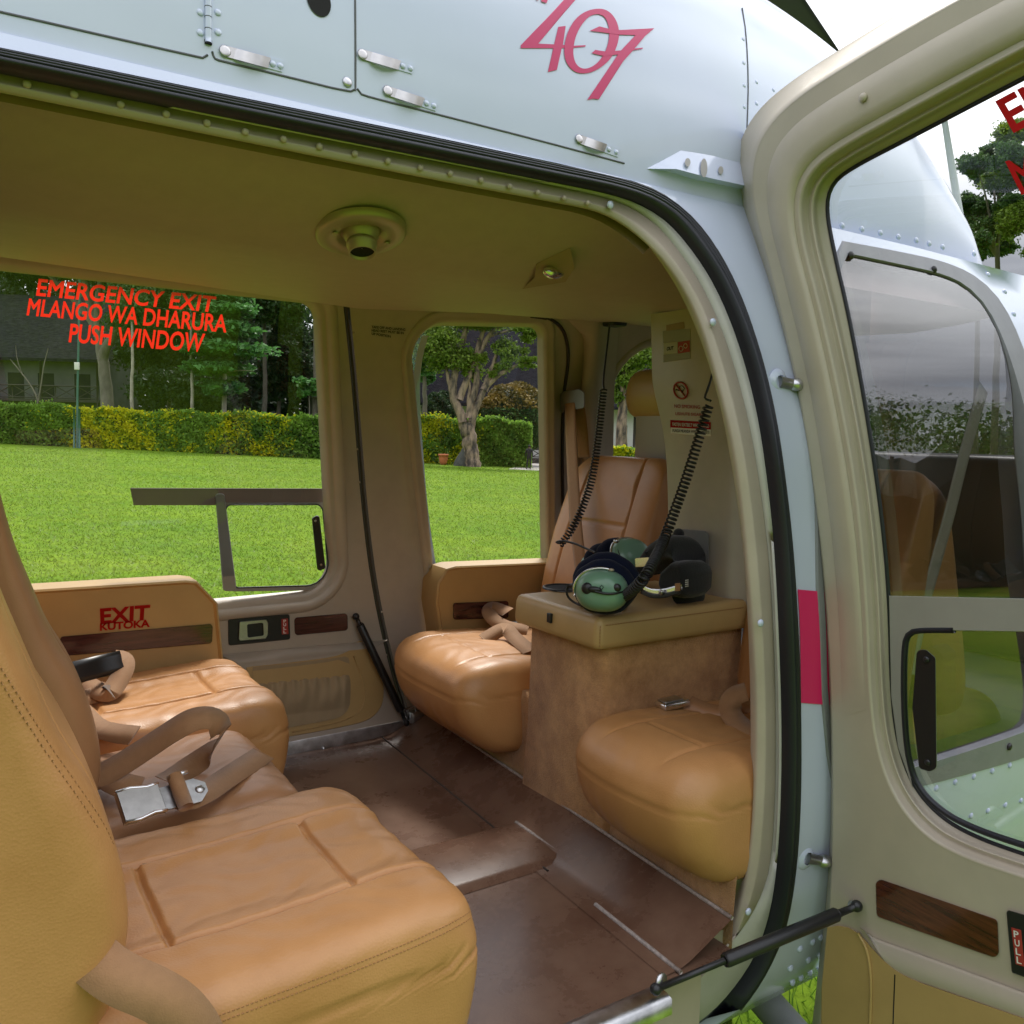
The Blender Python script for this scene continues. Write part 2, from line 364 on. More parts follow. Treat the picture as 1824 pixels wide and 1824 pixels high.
def coil(path, R, r, pitch, n=7, per=12):
    P = resample(smooth(path, 3), 400); d = np.r_[0, np.cumsum(np.linalg.norm(np.diff(P, axis=0), axis=1))]
    N = int(d[-1] / pitch * per); t = np.linspace(0, d[-1], N); Q = np.stack([np.interp(t, d, P[:, i]) for i in range(3)], 1)
    T = np.gradient(Q, axis=0); T /= np.linalg.norm(T, axis=1)[:, None]; U = np.cross(T, [0.35, 0.8, 0.45]); U /= np.linalg.norm(U, axis=1)[:, None]; B = np.cross(T, U)
    a = t / pitch * 2 * np.pi; return MB().tube(Q + R * (np.cos(a)[:, None] * U + np.sin(a)[:, None] * B), r, n)
def rivets(pts, nrm, r, h=0.5):
    mb = MB()
    for i, p in enumerate(pts):
        n = np.array(nrm if np.ndim(nrm) == 1 else nrm[i], float); n /= np.linalg.norm(n); a = np.cross(n, [.3, .5, .8]); a /= np.linalg.norm(a); b = np.cross(n, a)
        mb.ball(p, (r, r, r * h), np.array([a, b, n]), 10, 6)
    return mb
def pad(profile, y0, y1, rnd=0.05, npf=220, ny=110, disp=None, power=2.2):
    """an upholstered pad: closed X,Z profile swept across Y with rounded ends"""
    pf = resample(np.vstack([smooth(profile, 3, True), smooth(profile, 3, True)[:1]]), npf + 1)[:-1]
    ctr = (pf.max(0) + pf.min(0)) / 2; half = (pf.max(0) - pf.min(0)) / 2; cen = ctr; rings = []
    ys = np.r_[np.linspace(0, rnd, 14)[:-1], np.linspace(rnd, (y1 - y0) - rnd, ny), (y1 - y0) - np.linspace(rnd, 0, 14)[1:]]
    for y in ys:
        e = min(y, (y1 - y0) - y); s = 1 - min(1, e / rnd); ins = rnd * (1 - (max(0, 1 - s ** power)) ** (1 / power))
        q = ctr + (pf - ctr) * (1 - ins / half); rings.append(np.stack([q[:, 0], np.full(npf, y0 + y), q[:, 1]], 1))
    def caps(ring, y, k=10):
        return [np.stack([cen[0] + (ring[:, 0] - cen[0]) * f, np.full(npf, y), cen[1] + (ring[:, 2] - cen[1]) * f], 1) for f in np.linspace(0.02, 1, k)[:-1]]
    allr = caps(rings[0], y0) + rings + caps(rings[-1], y1)[::-1]
    P = np.array(allr)
    if disp is not None:
        du = np.roll(P, -1, 1) - np.roll(P, 1, 1); dv = np.gradient(P, axis=0); Nn = np.cross(du, dv); Nn /= np.linalg.norm(Nn, axis=2)[:, :, None] + 1e-9
        out_ = P - np.array([cen[0], (y0 + y1) / 2, cen[1]]); s = np.sign(np.sum(Nn * out_)); Nn *= s
        P = P + Nn * disp(P, Nn)[:, :, None]
    return MB().grid(P, cv=True)
def groove(d, w=0.004, depth=0.006): return -depth * np.exp(-(d / w) ** 2)

def rivet_parts(name, pts, nrm, r, h, m, parent):
    """each rivet or screw head its own part"""
    for i, p in enumerate(pts):
        rivets([p], nrm, r, h).obj(name, m, parent)
def zface(P, k=.55):
    """across-direction for webbing that shows its face towards a normal mixed from up and the open door"""
    P = np.asarray(P); T = np.gradient(P, axis=0); v = -P / np.linalg.norm(P, axis=1)[:, None]; n = v * k + np.array([0, 0, 1.0]) * (1 - k)
    W = np.cross(T, n); return W / (np.linalg.norm(W, axis=1)[:, None] + 1e-9)

from mathutils.bvhtree import BVHTree
def caster(o):
    me = o.data; base = Vector(ORG[o.name]) if o.name in ORG else Vector((0, 0, 0))
    return BVHTree.FromPolygons([v.co + base for v in me.vertices], [tuple(p.vertices) for p in me.polygons])
def onmesh(bvh, x, y):
    h = bvh.ray_cast(Vector((0, 0, 0)), Vector(ray(x, y))); return None if h[0] is None else (np.array(h[0]), np.array(h[1]))
def stitch(name, o, px, step, r, m, parent, gap=.5, lift=.0006):
    """a row of stitches sewn along a line on a cushion's surface"""
    b = caster(o); Q = resample(smooth(px, 2), 400); H = [onmesh(b, x, y) for x, y in Q]; H = [h for h in H if h is not None and np.linalg.norm(h[0]) < 4]
    P = np.array([h[0] for h in H]); d = np.r_[0, np.cumsum(np.linalg.norm(np.diff(P, axis=0), axis=1))]; mb = MB()
    for t in np.arange(0, d[-1] - step, step):
        a, c = [np.array([np.interp(u, d, P[:, i]) for i in range(3)]) for u in (t, t + step * gap)]; v = -a / np.linalg.norm(a); mb.tube([a + v * lift, c + v * lift], r, 5)
    return mb.obj(name, m, parent)
# ================================================================ setting: lawn
GN = np.cross(ray(0, 744), ray(912, 787)); GN /= np.linalg.norm(GN); GN *= np.sign(GN[2])
def gz(x, y): return -1.9 - (GN[0] * x + GN[1] * y) / GN[2]
def G(px, py):
    d = ray(px, py); return d * (-1.9 * GN[2] / (d @ GN))
def gp(p): return np.array([p[0], p[1], gz(p[0], p[1])])

def lawn_material():
    m = bpy.data.materials.new('lawn_grass'); m.use_nodes = True; t = m.node_tree; b = t.nodes['Principled BSDF']; k = t.links.new
    c = t.nodes.new('ShaderNodeTexCoord')
    def noise(s, d, st=(1, 1, 1)):
        g = t.nodes.new('ShaderNodeMapping'); g.inputs['Scale'].default_value = st; k(c.outputs['Object'], g.inputs['Vector'])
        n = t.nodes.new('ShaderNodeTexNoise'); n.inputs['Scale'].default_value = s; n.inputs['Detail'].default_value = d; n.inputs['Roughness'].default_value = .78; k(g.outputs['Vector'], n.inputs['Vector']); return n
    big, mid, fine = noise(0.22, 5), noise(3.4, 9, (1, .5, 1)), noise(9, 10)
    def ramp(n, a, b_, p=.35, q=.65):
        r = t.nodes.new('ShaderNodeValToRGB'); r.color_ramp.elements[0].position = p; r.color_ramp.elements[1].position = q
        r.color_ramp.elements[0].color = (*a, 1); r.color_ramp.elements[1].color = (*b_, 1); k(n.outputs['Fac'], r.inputs['Fac']); return r
    A = ramp(mid, (.058, .135, .010), (.150, .228, .016)); B = ramp(big, (.070, .155, .011), (.165, .245, .018)); F = ramp(fine, (.45, .45, .45), (1.4, 1.4, 1.25), .28, .72)
    x = t.nodes.new('ShaderNodeMix'); x.data_type = 'RGBA'; x.inputs[0].default_value = .5; k(A.outputs[0], x.inputs[6]); k(B.outputs[0], x.inputs[7])
    y = t.nodes.new('ShaderNodeMix'); y.data_type = 'RGBA'; y.blend_type = 'MULTIPLY'; y.inputs[0].default_value = .75; k(x.outputs[2], y.inputs[6]); k(F.outputs[0], y.inputs[7])
    k(y.outputs[2], b.inputs['Base Color']); b.inputs['Roughness'].default_value = .85; b.inputs['Specular IOR Level'].default_value = .04
    p = t.nodes.new('ShaderNodeBump'); p.inputs['Strength'].default_value = .5; p.inputs['Distance'].default_value = .02; k(fine.outputs['Fac'], p.inputs['Height']); k(p.outputs['Normal'], b.inputs['Normal'])
    return m
M['lawn'] = lawn_material()
xs = np.concatenate([np.linspace(-400, -40, 8), np.linspace(-30, 110, 30), np.linspace(140, 500, 8)])
gpts = np.array([[(x, y, gz(x, y)) for y in xs] for x in xs])
lawn = MB().grid(gpts).obj('ground_lawn', 'lawn', org=(0, 0, -1.9)); tag(lawn, kind='structure'); lawn['label'] = 'short bright green lawn under and around the helicopter'

# ================================================================ the helicopter
HELI = thing('helicopter', 'white helicopter parked on the lawn with its tan cabin open', 'helicopter', (0.8, 1.72, gz(0.8, 1.72)))
def sub(name, parent=HELI, base=None):
    """a part that only gathers its own pieces"""
    o = bpy.data.objects.new(name, None); col.objects.link(o); o.parent = parent; o.empty_display_size = .1
    b = np.array(ROOT.get(parent.name, ORG.get(parent.name))); base = b if base is None else np.array(base, float)
    o.location = Vector(base - b); ORG[o.name] = base; return o

# ---- near side opening, outlines read along the door frame
L0 = [(-260, 110), (0, 163), (350, 234), (700, 305), (1000, 362), (1062, 374), (1110, 397), (1160, 438), (1202, 486), (1246, 563), (1276, 664), (1306, 782), (1322, 892), (1333, 1002), (1340, 1090), (1347, 1200), (1349, 1305), (1347, 1400), (1341, 1490), (1326, 1600), (1286, 1706), (1190, 1781), (1090, 1830), (960, 1880)]
L1 = [(-260, 75), (0, 128), (350, 200), (700, 270), (1000, 333), (1085, 352), (1135, 372), (1190, 414), (1270, 532), (1330, 710), (1362, 900), (1378, 1060), (1386, 1300), (1380, 1520), (1358, 1605), (1305, 1682), (1200, 1798), (1110, 1850), (1000, 1905)]
L2 = [(-260, 72), (0, 125), (350, 197), (700, 267), (1000, 326), (1090, 344), (1150, 364), (1210, 405), (1290, 520), (1350, 700), (1378, 900), (1389, 1060), (1399, 1340), (1388, 1580), (1360, 1698), (1312, 1772), (1262, 1822), (1190, 1866), (1090, 1905), (960, 1950)]
L3 = [(-260, 32), (0, 84), (350, 157), (700, 228), (1000, 292), (1120, 318), (1190, 346), (1258, 408), (1320, 520), (1375, 700), (1404, 900), (1418, 1060), (1426, 1262), (1425, 1474), (1407, 1630), (1374, 1715), (1330, 1785), (1292, 1826), (1215, 1882), (1110, 1930), (970, 1985)]
N = 140
def curve_on(L, o=0.0, n=N): return np.array([near(x, y, o) for x, y in resample(smooth(L, 3), n)])
_b = resample(smooth(L2, 3), N)
def matched(L, o):
    Q = resample(smooth(L, 3), 3000); k = 0; r = []
    for b in _b:
        d = np.hypot(Q[:, 0] - b[0], Q[:, 1] - b[1]); d[:k] += 1e6; k = int(np.argmin(d)); r.append(near(*Q[k], o))
    return np.array(r)
P0, P1, P2, P3 = matched(L0, .045), matched(L1, .03), matched(L2, .012), matched(L3, 0.0)
def blend(A, B, prof):
    rows = []
    for t, dy in prof:
        q = A * (1 - t) + B * t; q = q.copy(); q[:, 1] += dy; rows.append(q)
    return rows
inner = P0 + (P1 - P0) * 1.15; inner[:, 1] += .07
MB().grid([inner] + blend(P0, P1, [(0, .004), (.05, -.001), (.28, -.004), (.36, -.0045), (.42, -.002), (.95, .001), (1, .007)])).obj('door_frame', 'cream', HELI)
MB().grid(blend(P1, P2, [(0, .006), (.1, .002), (.9, .004), (1, .012)])).obj('frame_step', 'sillgrey', HELI)
seal_prof = [(0, .012), (.05, -.006), (.18, -.017), (.32, -.019), (.44, -.013), (.47, -.006), (.50, -.013), (.58, -.013), (.61, -.006), (.64, -.012), (.72, -.011), (.75, -.005), (.78, -.010), (.86, -.008), (.9, -.002), (1, .004)]
MB().grid(blend(P2, P3, seal_prof)).obj('door_seal', 'rubber', HELI)
# screws and rivets of the frame
rp = [(48, 148), (132, 166), (215, 184), (296, 201), (369, 217), (437, 233), (505, 246), (569, 259), (632, 272), (691, 285), (749, 297), (802, 307), (857, 319), (908, 330), (958, 341), (1005, 351), (1047, 360)]
rivet_parts('frame_rivet', [near(x, y + 2, .032) for x, y in rp], (0, -1, -.3), .0052, .7, 'cream', HELI)
for x, y in [(1087, 365), (1270, 574), (1355, 1110), (1333, 1624)]:
    rivet_parts('frame_screw', [near(x, y, .026)], (0, -1, 0), .0075, .5, 'white', HELI)

# ---- white skin: side, aft, forward with the cockpit window
cw_out = [(1440, 418), (1600, 447), (1690, 467), (1745, 495), (1790, 545), (1830, 640), (1868, 780), (1893, 1000), (1890, 1240), (1870, 1330), (1824, 1352), (1640, 1402), (1540, 1425), (1460, 1430)]
cw_in = [(1455, 442), (1600, 472), (1682, 490), (1726, 513), (1764, 558), (1800, 645), (1838, 790), (1862, 1000), (1860, 1210), (1845, 1290), (1812, 1306), (1640, 1362), (1540, 1385), (1470, 1392)]
cwo = np.array([xz(near(x, y)) for x, y in smooth(cw_out, 2, True)]); cwi = np.array([xz(near(x, y)) for x, y in smooth(cw_in, 2, True)])
cwo = resample(np.vstack([cwo, cwo[:1]]), 91)[:-1]; cwi = resample(np.vstack([cwi, cwi[:1]]), 91)[:-1]
ed = [xz(p) for p in P3]
ed = [q for q in ed if q[1] > -1.2]
def rtop(x): return float(np.interp(x, [-4, 1.9, 2.4, 2.75, 3.1, 3.6], [.455, .455, .445, .395, .20, -.2]))
outer = list(ed) + [(ed[-1][0] - .3, -1.26), (2.6, -1.26), (3.25, -1.0), (3.6, -.6), (3.6, -.2)] + [(x, rtop(x)) for x in np.linspace(3.55, -.6, 26)] + [(-.6, ed[0][1])]
def sideskin(a, b): return np.array([a, Yn(b), b])
region_obj('fuselage_skin', outer, [cwo], .07, sideskin, 'white', HELI, smooth=True)
MB().grid([[(x, Yn(z), z) for x in (-3.2, -2.2, -1.2, -.5, ed[0][0] - .0)] for z in np.linspace(-1.26, ed[0][1], 12)]).obj('aft_skin', 'white', HELI)
MB().grid([[(x, 3.44 - Yn(z) + .06, z) for x in np.linspace(-3.2, -.32, 6)] for z in np.linspace(-1.26, .455, 16)]).obj('aft_skin', 'white', HELI)
MB().grid([[(x, y, -1.26) for y in (1.33, 1.7, 2.11)] for x in np.linspace(-3.2, 3.2, 4)]).obj('belly_skin', 'white', HELI)
# red band behind the door
sb = [near(1421, 1050, -.002), near(1560, 1062, -.002), near(1560, 1262, -.002), near(1427, 1252, -.002)]
bz = [(a * (1 - t) + b * t) for t in np.linspace(0, 1, 10) for a, b in [(sb[0], sb[3])]]; bz2 = [(sb[1] * (1 - t) + sb[2] * t) for t in np.linspace(0, 1, 10)]
MB().grid([[np.array([p[0], Yn(p[2]) - .002, p[2]]) for p in bz], [np.array([p[0], Yn(p[2]) - .002, p[2]]) for p in bz2]]).obj('red_band', 'stripe', HELI)
# cockpit window
fw_ = sub('cockpit_window', base=(1.8, 1.03, -.2))
def pane(z):
    y = 1.006 + .085 * (z + .72); return y + .95 * max(0, z - .10) ** 2
def Yq(p, o): return np.array([p[0], Yn(p[1]) + o, p[1]])
MB().grid([[Yq(p, .0) for p in cwo], [Yq(p, -.004) for p in offset(cwo, -.003)], [Yq(p, -.004) for p in offset(cwi, .002)], [Yq(p, .0) for p in cwi], [np.array([p[0], pane(p[1]) + .004, p[1]]) for p in offset(cwi, -.002)]], cv=True).obj('window_frame', 'greyfr', fw_, auto=30)
region_obj('window_pane', offset(cwi, .006), [], .06, lambda a, b: np.array([a, pane(b) + .002, b]), 'tinted', fw_)
scr = [(1516, 455), (1664, 480), (1798, 1330)]
rivet_parts('frame_screw', [near(x, y, -.005) for x, y in scr], (0, -1, 0), .009, .6, 'black', fw_)
# rivets on the skin
rv = [(1500, 402), (1535, 408), (1568, 415), (1600, 422), (1632, 428), (1655, 434), (1679, 440), (1735, 452), (1760, 490), (1790, 520), (1806, 560)]
rv += [(1668, 1404), (1702, 1393), (1735, 1383), (1768, 1373), (1799, 1363), (1730, 1453), (1760, 1444), (1791, 1434), (1819, 1426)]
rv += [(1425, 1690), (1408, 1725), (1448, 1678), (1440, 1710), (1412, 1750), (1427, 1742), (1443, 1733), (1462, 1670), (1460, 1702), (1460, 1724)]
rivet_parts('skin_rivet', [near(x, y) for x, y in rv], (0, -1, .1), .0075, .55, 'white', HELI)

# ---- engine cowling above the cabin
ZB, PW = .455, 2.25
_cx = [-3.2, 1.3, 1.50, 1.72, 1.89, 2.06, 2.22, 2.34, 2.45, 2.54, 2.58]
_ch = [.68, .68, .66, .63, .59, .53, .43, .33, .20, .08, .02]
_xx = np.linspace(-3.2, 2.58, 300); _hh = np.interp(_xx, _cx, _ch); _hh = np.convolve(np.pad(_hh, 4, mode='edge'), np.ones(9) / 9, 'valid')
def CH(x): return float(np.interp(x, _xx, _hh))
def CWd(x): return float(np.interp(x, [-3.2, 1.4, 2.0, 2.35, 2.58], [.498, .498, .46, .40, .32]))
def Yc(x, z):
    q = min(.999, max(0, (z - ZB) / CH(x))); return 1.72 - CWd(x) * (1 - q ** PW) ** (1 / PW)
def cow(x, y, o=0.0): return solve(x, y, lambda p: p[1] - Yc(p[0], p[2]) - o if p[2] - ZB < CH(p[0]) else -.1, .8, 3.2, 500)
cx = np.concatenate([np.linspace(-3.2, -.3, 6), np.linspace(-.2, 2.0, 40), np.linspace(2.02, 2.58, 34)])
th = np.linspace(0, np.pi, 64); rows = []
for x in cx:
    c, s_ = np.cos(th), np.sin(th)
    rows.append([(x, 1.72 - CWd(x) * np.sign(a) * abs(a) ** (2 / PW), ZB + CH(x) * b ** (2 / PW)) for a, b in zip(c, s_)])
cowl = MB().grid(rows).obj('engine_cowling', 'white', HELI)
# cabin roof between skin and cowling
rv_ = np.linspace(0, 1, 21); rx = np.concatenate([np.linspace(-3.2, 1.4, 12), np.linspace(1.5, 2.72, 18)])
def rz(x, y):
    top = rtop(x); e = Yn(top); return top + .05 * (1 - (abs(y - 1.72) / (1.72 - e)) ** 2.4)
MB().grid([[(x, y, rz(x, y)) for y in Yn(rtop(x)) + (3.44 - 2 * Yn(rtop(x))) * rv_] for x in rx]).obj('cabin_roof', 'white', HELI)
MB().grid([[(x, y, rz(x, y)) for y in Yn(rtop(x)) + (3.44 - 2 * Yn(rtop(x))) * rv_] for x in np.linspace(2.72, 3.55, 16)]).obj('windshield', 'shade', HELI)
# panel gaps, hinges, hole, latches
def gapline(pts, fn, r=.0016, n=40):
    return MB().tube(np.array([fn(x, y) for x, y in resample(smooth(pts, 1), n)]), r, 6)
for pts in ([(-60, 8), (0, 21), (200, 67), (355, 102), (366, 104), (370, 98)], [(378, 92), (381, 104), (390, 108), (500, 134), (622, 164), (631, 160)], [(636, 158), (640, 166), (650, 171), (800, 209), (960, 250), (1112, 291)],
            [(632, -40), (633, 60), (633, 162)], [(1322, 15), (1329, 60), (1333, 140), (1331, 220), (1328, 260)]):
    gapline(pts, cow).obj('panel_gap', 'gap', HELI)
hp = np.array([cow(371, y, -.002) for y in np.linspace(-30, 76, 12)])
hg = sub('cowl_hinge', base=hp.mean(0))
MB().tube(hp, .0045, 10).obj('hinge_barrel', 'white', hg)
mbg = MB()
for y in (12, 30, 51): a, b = cow(371, y, -.002), cow(371, y + 1.2, -.002); mbg.tube([a, b], .0047, 10)
mbg.tube([cow(371, 71, -.001), cow(371, 79, -.001)], .0049, 10).obj('hinge_gap', 'dark', hg)
rivet_parts('hinge_rivet', [cow(x, y) for x, y in [(357, 22), (388, 22), (357, 58), (388, 57)]], (0, -1, .2), .005, .4, 'white', hg)
hc = cow(568, 0, -.0012); ex, ez = (cow(588, 4, -.0012) - hc), (cow(572, 30, -.0012) - hc)
MB().add([hc] + [hc + ex * math.cos(t) * 1.06 + ez * math.sin(t) for t in np.linspace(0, 2 * np.pi, 40, endpoint=False)], [(0, i + 1, (i + 1) % 40 + 1) for i in range(40)]).obj('drain_hole', 'dark', HELI)
def latch(x0, y0, x1, y1, w=17):
    g = sub('cowl_latch', base=cow(x0, y0)); P = []; d = np.array([x1 - x0, y1 - y0], float); L_ = np.linalg.norm(d); d /= L_; nn = np.array([-d[1], d[0]])
    prof = [(0, -.003), (.10, -.003), (.20, -.003), (.24, -.0045), (.36, -.008), (.52, -.010), (.70, -.0105), (.86, -.008), (.95, -.004), (1, -.0025)]
    r = [[cow(*(np.array([x0, y0]) + d * L_ * t + nn * s * w / 2), o + k) for t, o in prof] for s, k in ((-1, 0), (1, 0))]
    back = [[p + np.array([0, .0025, 0]) for p in q] for q in r]
    MB().grid([r[0], r[1], back[1], back[0]], cu=True).obj('latch_strap', 'satin', g, auto=25)
    rivet_parts('latch_screw', [cow(x0 - d[0] * 2, y0 - d[1] * 2, -.003)], (0, -1, .1), .0078, .14, 'satin', g)
    c = np.array([x1, y1]) + d * 12
    pl = [cow(*(c + d * a + nn * b * w / 2), -.0015) for a, b in ((-14, -1), (14, -1), (14, 1), (-14, 1))]
    MB().add(pl + [p + np.array([0, .002, 0]) for p in pl], [(0, 1, 2, 3), (0, 4, 5, 1), (1, 5, 6, 2), (2, 6, 7, 3), (3, 7, 4, 0)]).obj('latch_plate', 'white', g, smooth=False)
    rivet_parts('latch_rivet', [cow(*(c + d * a), -.002) for a in (-6, 8)], (0, -1, .1), .0045, .5, 'white', g)
rivet_parts('cowl_rivet', [cow(x, y) for x, y in [(1324, 70), (1325, 112), (1326, 152), (1326, 190), (1348, 146), (1348, 184), (1378, 160)]], (0, -1, .2), .0045, .35, 'white', HELI)
latch(403, 91, 480, 112, 19); latch(648, 97, 712, 116, 17); latch(693, 162, 754, 182, 16); latch(1034, 248, 1079, 264, 15)
rivet_parts('cowl_screw', [cow(619, 146, -.001)], (0, -1, .1), .0075, .3, 'steel', HELI)
# marking on the cowling
def zz(l): return [(900 + a / 6.08, b / 6.08) for a, b in l]
four = zz([(168, 490), (690, -60), (810, -60), (358, 472), (530, 480), (575, 290), (655, 280), (625, 485), (740, 495), (870, 489), (870, 504), (740, 517), (612, 521), (560, 755), (462, 780), (520, 522), (168, 522)])
zo = smooth(zz([(1010, 88), (1110, 110), (1190, 190), (1235, 310), (1230, 440), (1170, 600), (1080, 700), (960, 775), (850, 800), (750, 780), (670, 700), (635, 590), (645, 450), (690, 310), (770, 190), (880, 115)]), 2, True)
zi = smooth(zz([(1010, 150), (1080, 180), (1122, 280), (1130, 400), (1095, 540), (1030, 650), (950, 720), (860, 750), (785, 720), (742, 640), (735, 530), (760, 400), (810, 290), (890, 190), (950, 158)]), 2, True)
sev = zz([(915, 333), (1020, 285), (1120, 310), (1240, 325), (1615, 305), (1520, 385), (1400, 525), (1490, 515), (1490, 527), (1385, 545), (1280, 660), (1015, 1075), (950, 1068), (888, 1082), (1220, 590), (1070, 607), (935, 575), (975, 540), (1090, 557), (1255, 545), (1410, 380), (1240, 375), (1010, 345)])
frag = zz([(400, -60), (480, -60), (447, 34), (390, 14)])
frag2 = zz([(330, -60), (370, -60), (358, 4), (345, 0)])
mk = sub('cowl_marking', base=cow(1040, 90))
for k, (o_, h_) in enumerate([(four, []), (zo, [zi]), (sev, []), (frag, []), (frag2, [])]):
    region_obj('marking_glyph', np.array(o_), [np.array(q) for q in h_], 9, lambda a, b, k=k: cow(a, b, -.0010 - .0003 * k), 'pink', mk, smooth=False)
# hinge fairing above the frame
fb = [near(x, y, 0) for x, y in [(1128, 300), (1182, 309), (1240, 325), (1312, 340)]]
ft = [p + np.array(q) for p, q in zip([near(1128, 299), near(1190, 272), near(1245, 275), near(1312, 296)], [(0, 0, 0), (0, -.036, 0), (0, -.040, 0), (0, -.040, 0)])]
bk = [p + np.array([0, .05, .004]) for p in ft]; fbo = [p + np.array(q) for p, q in zip(fb, [(0, 0, 0), (0, -.034, 0), (0, -.036, 0), (0, -.036, 0)])]
fr_ = sub('door_stop_fairing', base=fb[1])
MB().grid([fb, fbo, ft, bk]).obj('fairing_shell', 'white', fr_, auto=30)
def onfair(x, y): return .9965 * solve(x, y, lambda p: p[1] - (fbo[2][1] + (ft[2][1] - fbo[2][1]) * (p[2] - fbo[2][2]) / (ft[2][2] - fbo[2][2] + 1e-6)))
for x, y, a, b in [(1225, 289, 5, 7.5), (1254, 299, 6, 17), (1284, 303, 4.5, 7)]:
    c0_ = onfair(x, y); MB().add([c0_] + [onfair(x + a * math.cos(t), y + b * math.sin(t)) for t in np.linspace(0, 2 * np.pi, 24, endpoint=False)], [(0, i + 1, (i + 1) % 24 + 1) for i in range(24)]).obj('fairing_hole', 'railgrey', fr_, smooth=False)
# rotor blade and whip antenna
b0, b1 = ray(1435, 0), ray(1508, 110); b0 = b0 * (1.5 / b0[2]); b1 = b1 * (1.46 / b1[2]); bd = b1 - b0; bd /= np.linalg.norm(bd); bw = np.cross(bd, [0, 0, 1.0]); bw /= np.linalg.norm(bw)
if bw @ RT > 0: bw = -bw
s_ = b0 - bd * 1.2; e_ = b0 + bd * 4.2
sec = [(0, 0), (.03, .012), (.10, .016), (.24, .004), (.27, 0), (.24, -.003), (.10, -.012), (.03, -.010)]
MB().grid([[p + bw * a + np.array([0, 0, b]) for a, b in sec] for p in (s_, (s_ + e_) / 2, e_)], cv=True).obj('rotor_blade', 'blade', HELI)
MB().tube([(1.0, 1.72, 1.1), (1.0, 1.72, 1.62)], .09, 20).obj('rotor_mast', 'blade', HELI)
an0, an1 = at(1716, 425, Y=1.75), at(1672, 150, Y=1.85)
MB().tube([an0 - (an1 - an0) * .12, (an0 + an1) / 2, an1], [.0135, .0115, .0085], 12).obj('whip_antenna', 'antenna', HELI)
# skids under the belly
sk = sub('landing_skid', base=(0.5, 1.2, -1.9))
for yy in (.62, 2.82):
    MB().tube([(-1.2, yy, gz(-1.2, yy) + .06), (2.0, yy, gz(2, yy) + .06), (2.35, yy, gz(2.35, yy) + .12), (2.5, yy, gz(2.5, yy) + .26)], .045, 12).obj('skid_tube', 'greyfr', sk)
for xx in (-.7, 1.6):
    MB().tube(smooth([(xx, .62, gz(xx, .62) + .06), (xx, .95, -1.50), (xx, 1.35, -1.27), (xx, 2.1, -1.27), (xx, 2.5, -1.50), (xx, 2.82, gz(xx, 2.82) + .06)], 2), .04, 12).obj('cross_tube', 'greyfr', sk)
# ================================================================ cabin: far wall
def yw(a, b, d=0.0): return np.array([a, Yf(b) + d, b])
def fx(x, y): return xz(farw(x, y))
seamD = resample(smooth([(606, 480), (612, 552), (622, 640), (632, 760), (643, 900), (660, 1040), (690, 1180), (722, 1282)], 2), 24)
seamXZ = [fx(x, y) for x, y in seamD]
g1 = [(-.22, .345), fx(566, 540), fx(594, 1050), (-.22, fx(594, 1050)[1] - .012)]
G1 = rpoly(g1, [.06, .05, .085, .06], 10)
FD = sub('passenger_door', base=(.9, 2.42, -.3))
rings_w = [(.060, 0), (.054, -.008), (.044, -.011), (.034, -.009), (.029, .001), (.024, .006), (.018, .004), (.010, .010), (.004, .022), (0, .030)]
def rimloft(Gl, rg, name, m, parent): return MB().grid([[yw(p[0], p[1], d) for p in offset(Gl, o)] for o, d in rg], cv=True).obj(name, m, parent)
door_out = list(seamXZ) + [(-.32, -.915), (-.32, seamXZ[0][1])]
region_obj('door_panel', door_out, [offset(G1, .060)], .07, lambda a, b: yw(a, b), 'cream', FD, smooth=True)
rimloft(G1, rings_w, 'window_surround', 'cream', FD)
region_obj('window_pane', offset(G1, .003), [], 0, lambda a, b: yw(a, b, .029), 'clear', FD)
def plate(name, quadpx, fn, m, parent, th, rad=0.0, off=0.0, n=6, holes=None):
    """a thin raised plate given by its outline in the photograph, on surface fn(x, y, offset)"""
    Q = rpoly(quadpx, rad, n) if rad else np.array(quadpx, float)
    V, F = region(Q, holes or [], 0)
    top = [fn(a, b, off - th) for a, b in V]; bot = [fn(a, b, off) for a, b in V]; k = len(V); nq = len(Q)
    mid = [fn(a, b, off - th * .6) for a, b in offset(Q, .8)]
    mb = MB().add(top, F); mb.add([fn(a, b, off - th) for a, b in Q] + mid + [fn(a, b, off) for a, b in offset(Q, 1.0)], [(i + r * nq, (i + 1) % nq + r * nq, (i + 1) % nq + (r + 1) * nq, i + (r + 1) * nq) for i in range(nq) for r in (0, 1)])
    for h in (holes or []):
        nh = len(h); mb.add([fn(a, b, off - th) for a, b in h] + [fn(a, b, off) for a, b in h], [(i, (i + 1) % nh, (i + 1) % nh + nh, i + nh) for i in range(nh)])
    return mb.obj(name, m, parent, smooth=False)
fo = lambda x, y, o=0.0: farw(x, y, o)
# bar, mullion and sliding vent in the far window
plate('window_bar', [(232, 870), (578, 871), (582, 899), (238, 899)], fo, 'brownbar', FD, .003, off=.027)
plate('vent_mullion', [(384, 880), (399, 880), (421, 1052), (398, 1052)], fo, 'railgrey', FD, .008, rad=5, off=.026)
vh = rpoly([(401, 899), (574, 898), (588, 1042), (418, 1047)], [10, 14, 40, 8], 7)
plate('vent_frame', [(399, 896), (582, 895), (597, 1050), (416, 1053)], fo, 'railgrey', FD, .005, off=.0275, holes=[vh])
MB().tube(np.array([farw(x, y, .021) for x, y in np.vstack([vh, vh[:1]])]), .0022, 6).obj('vent_seal', 'rubber', FD)
vhd = sub('vent_handle', FD, farw(567, 970, .02))
plate('handle_grip', [(556, 923), (568, 917), (579, 1012), (566, 1017)], fo, 'black', vhd, .012, rad=4, off=.022)
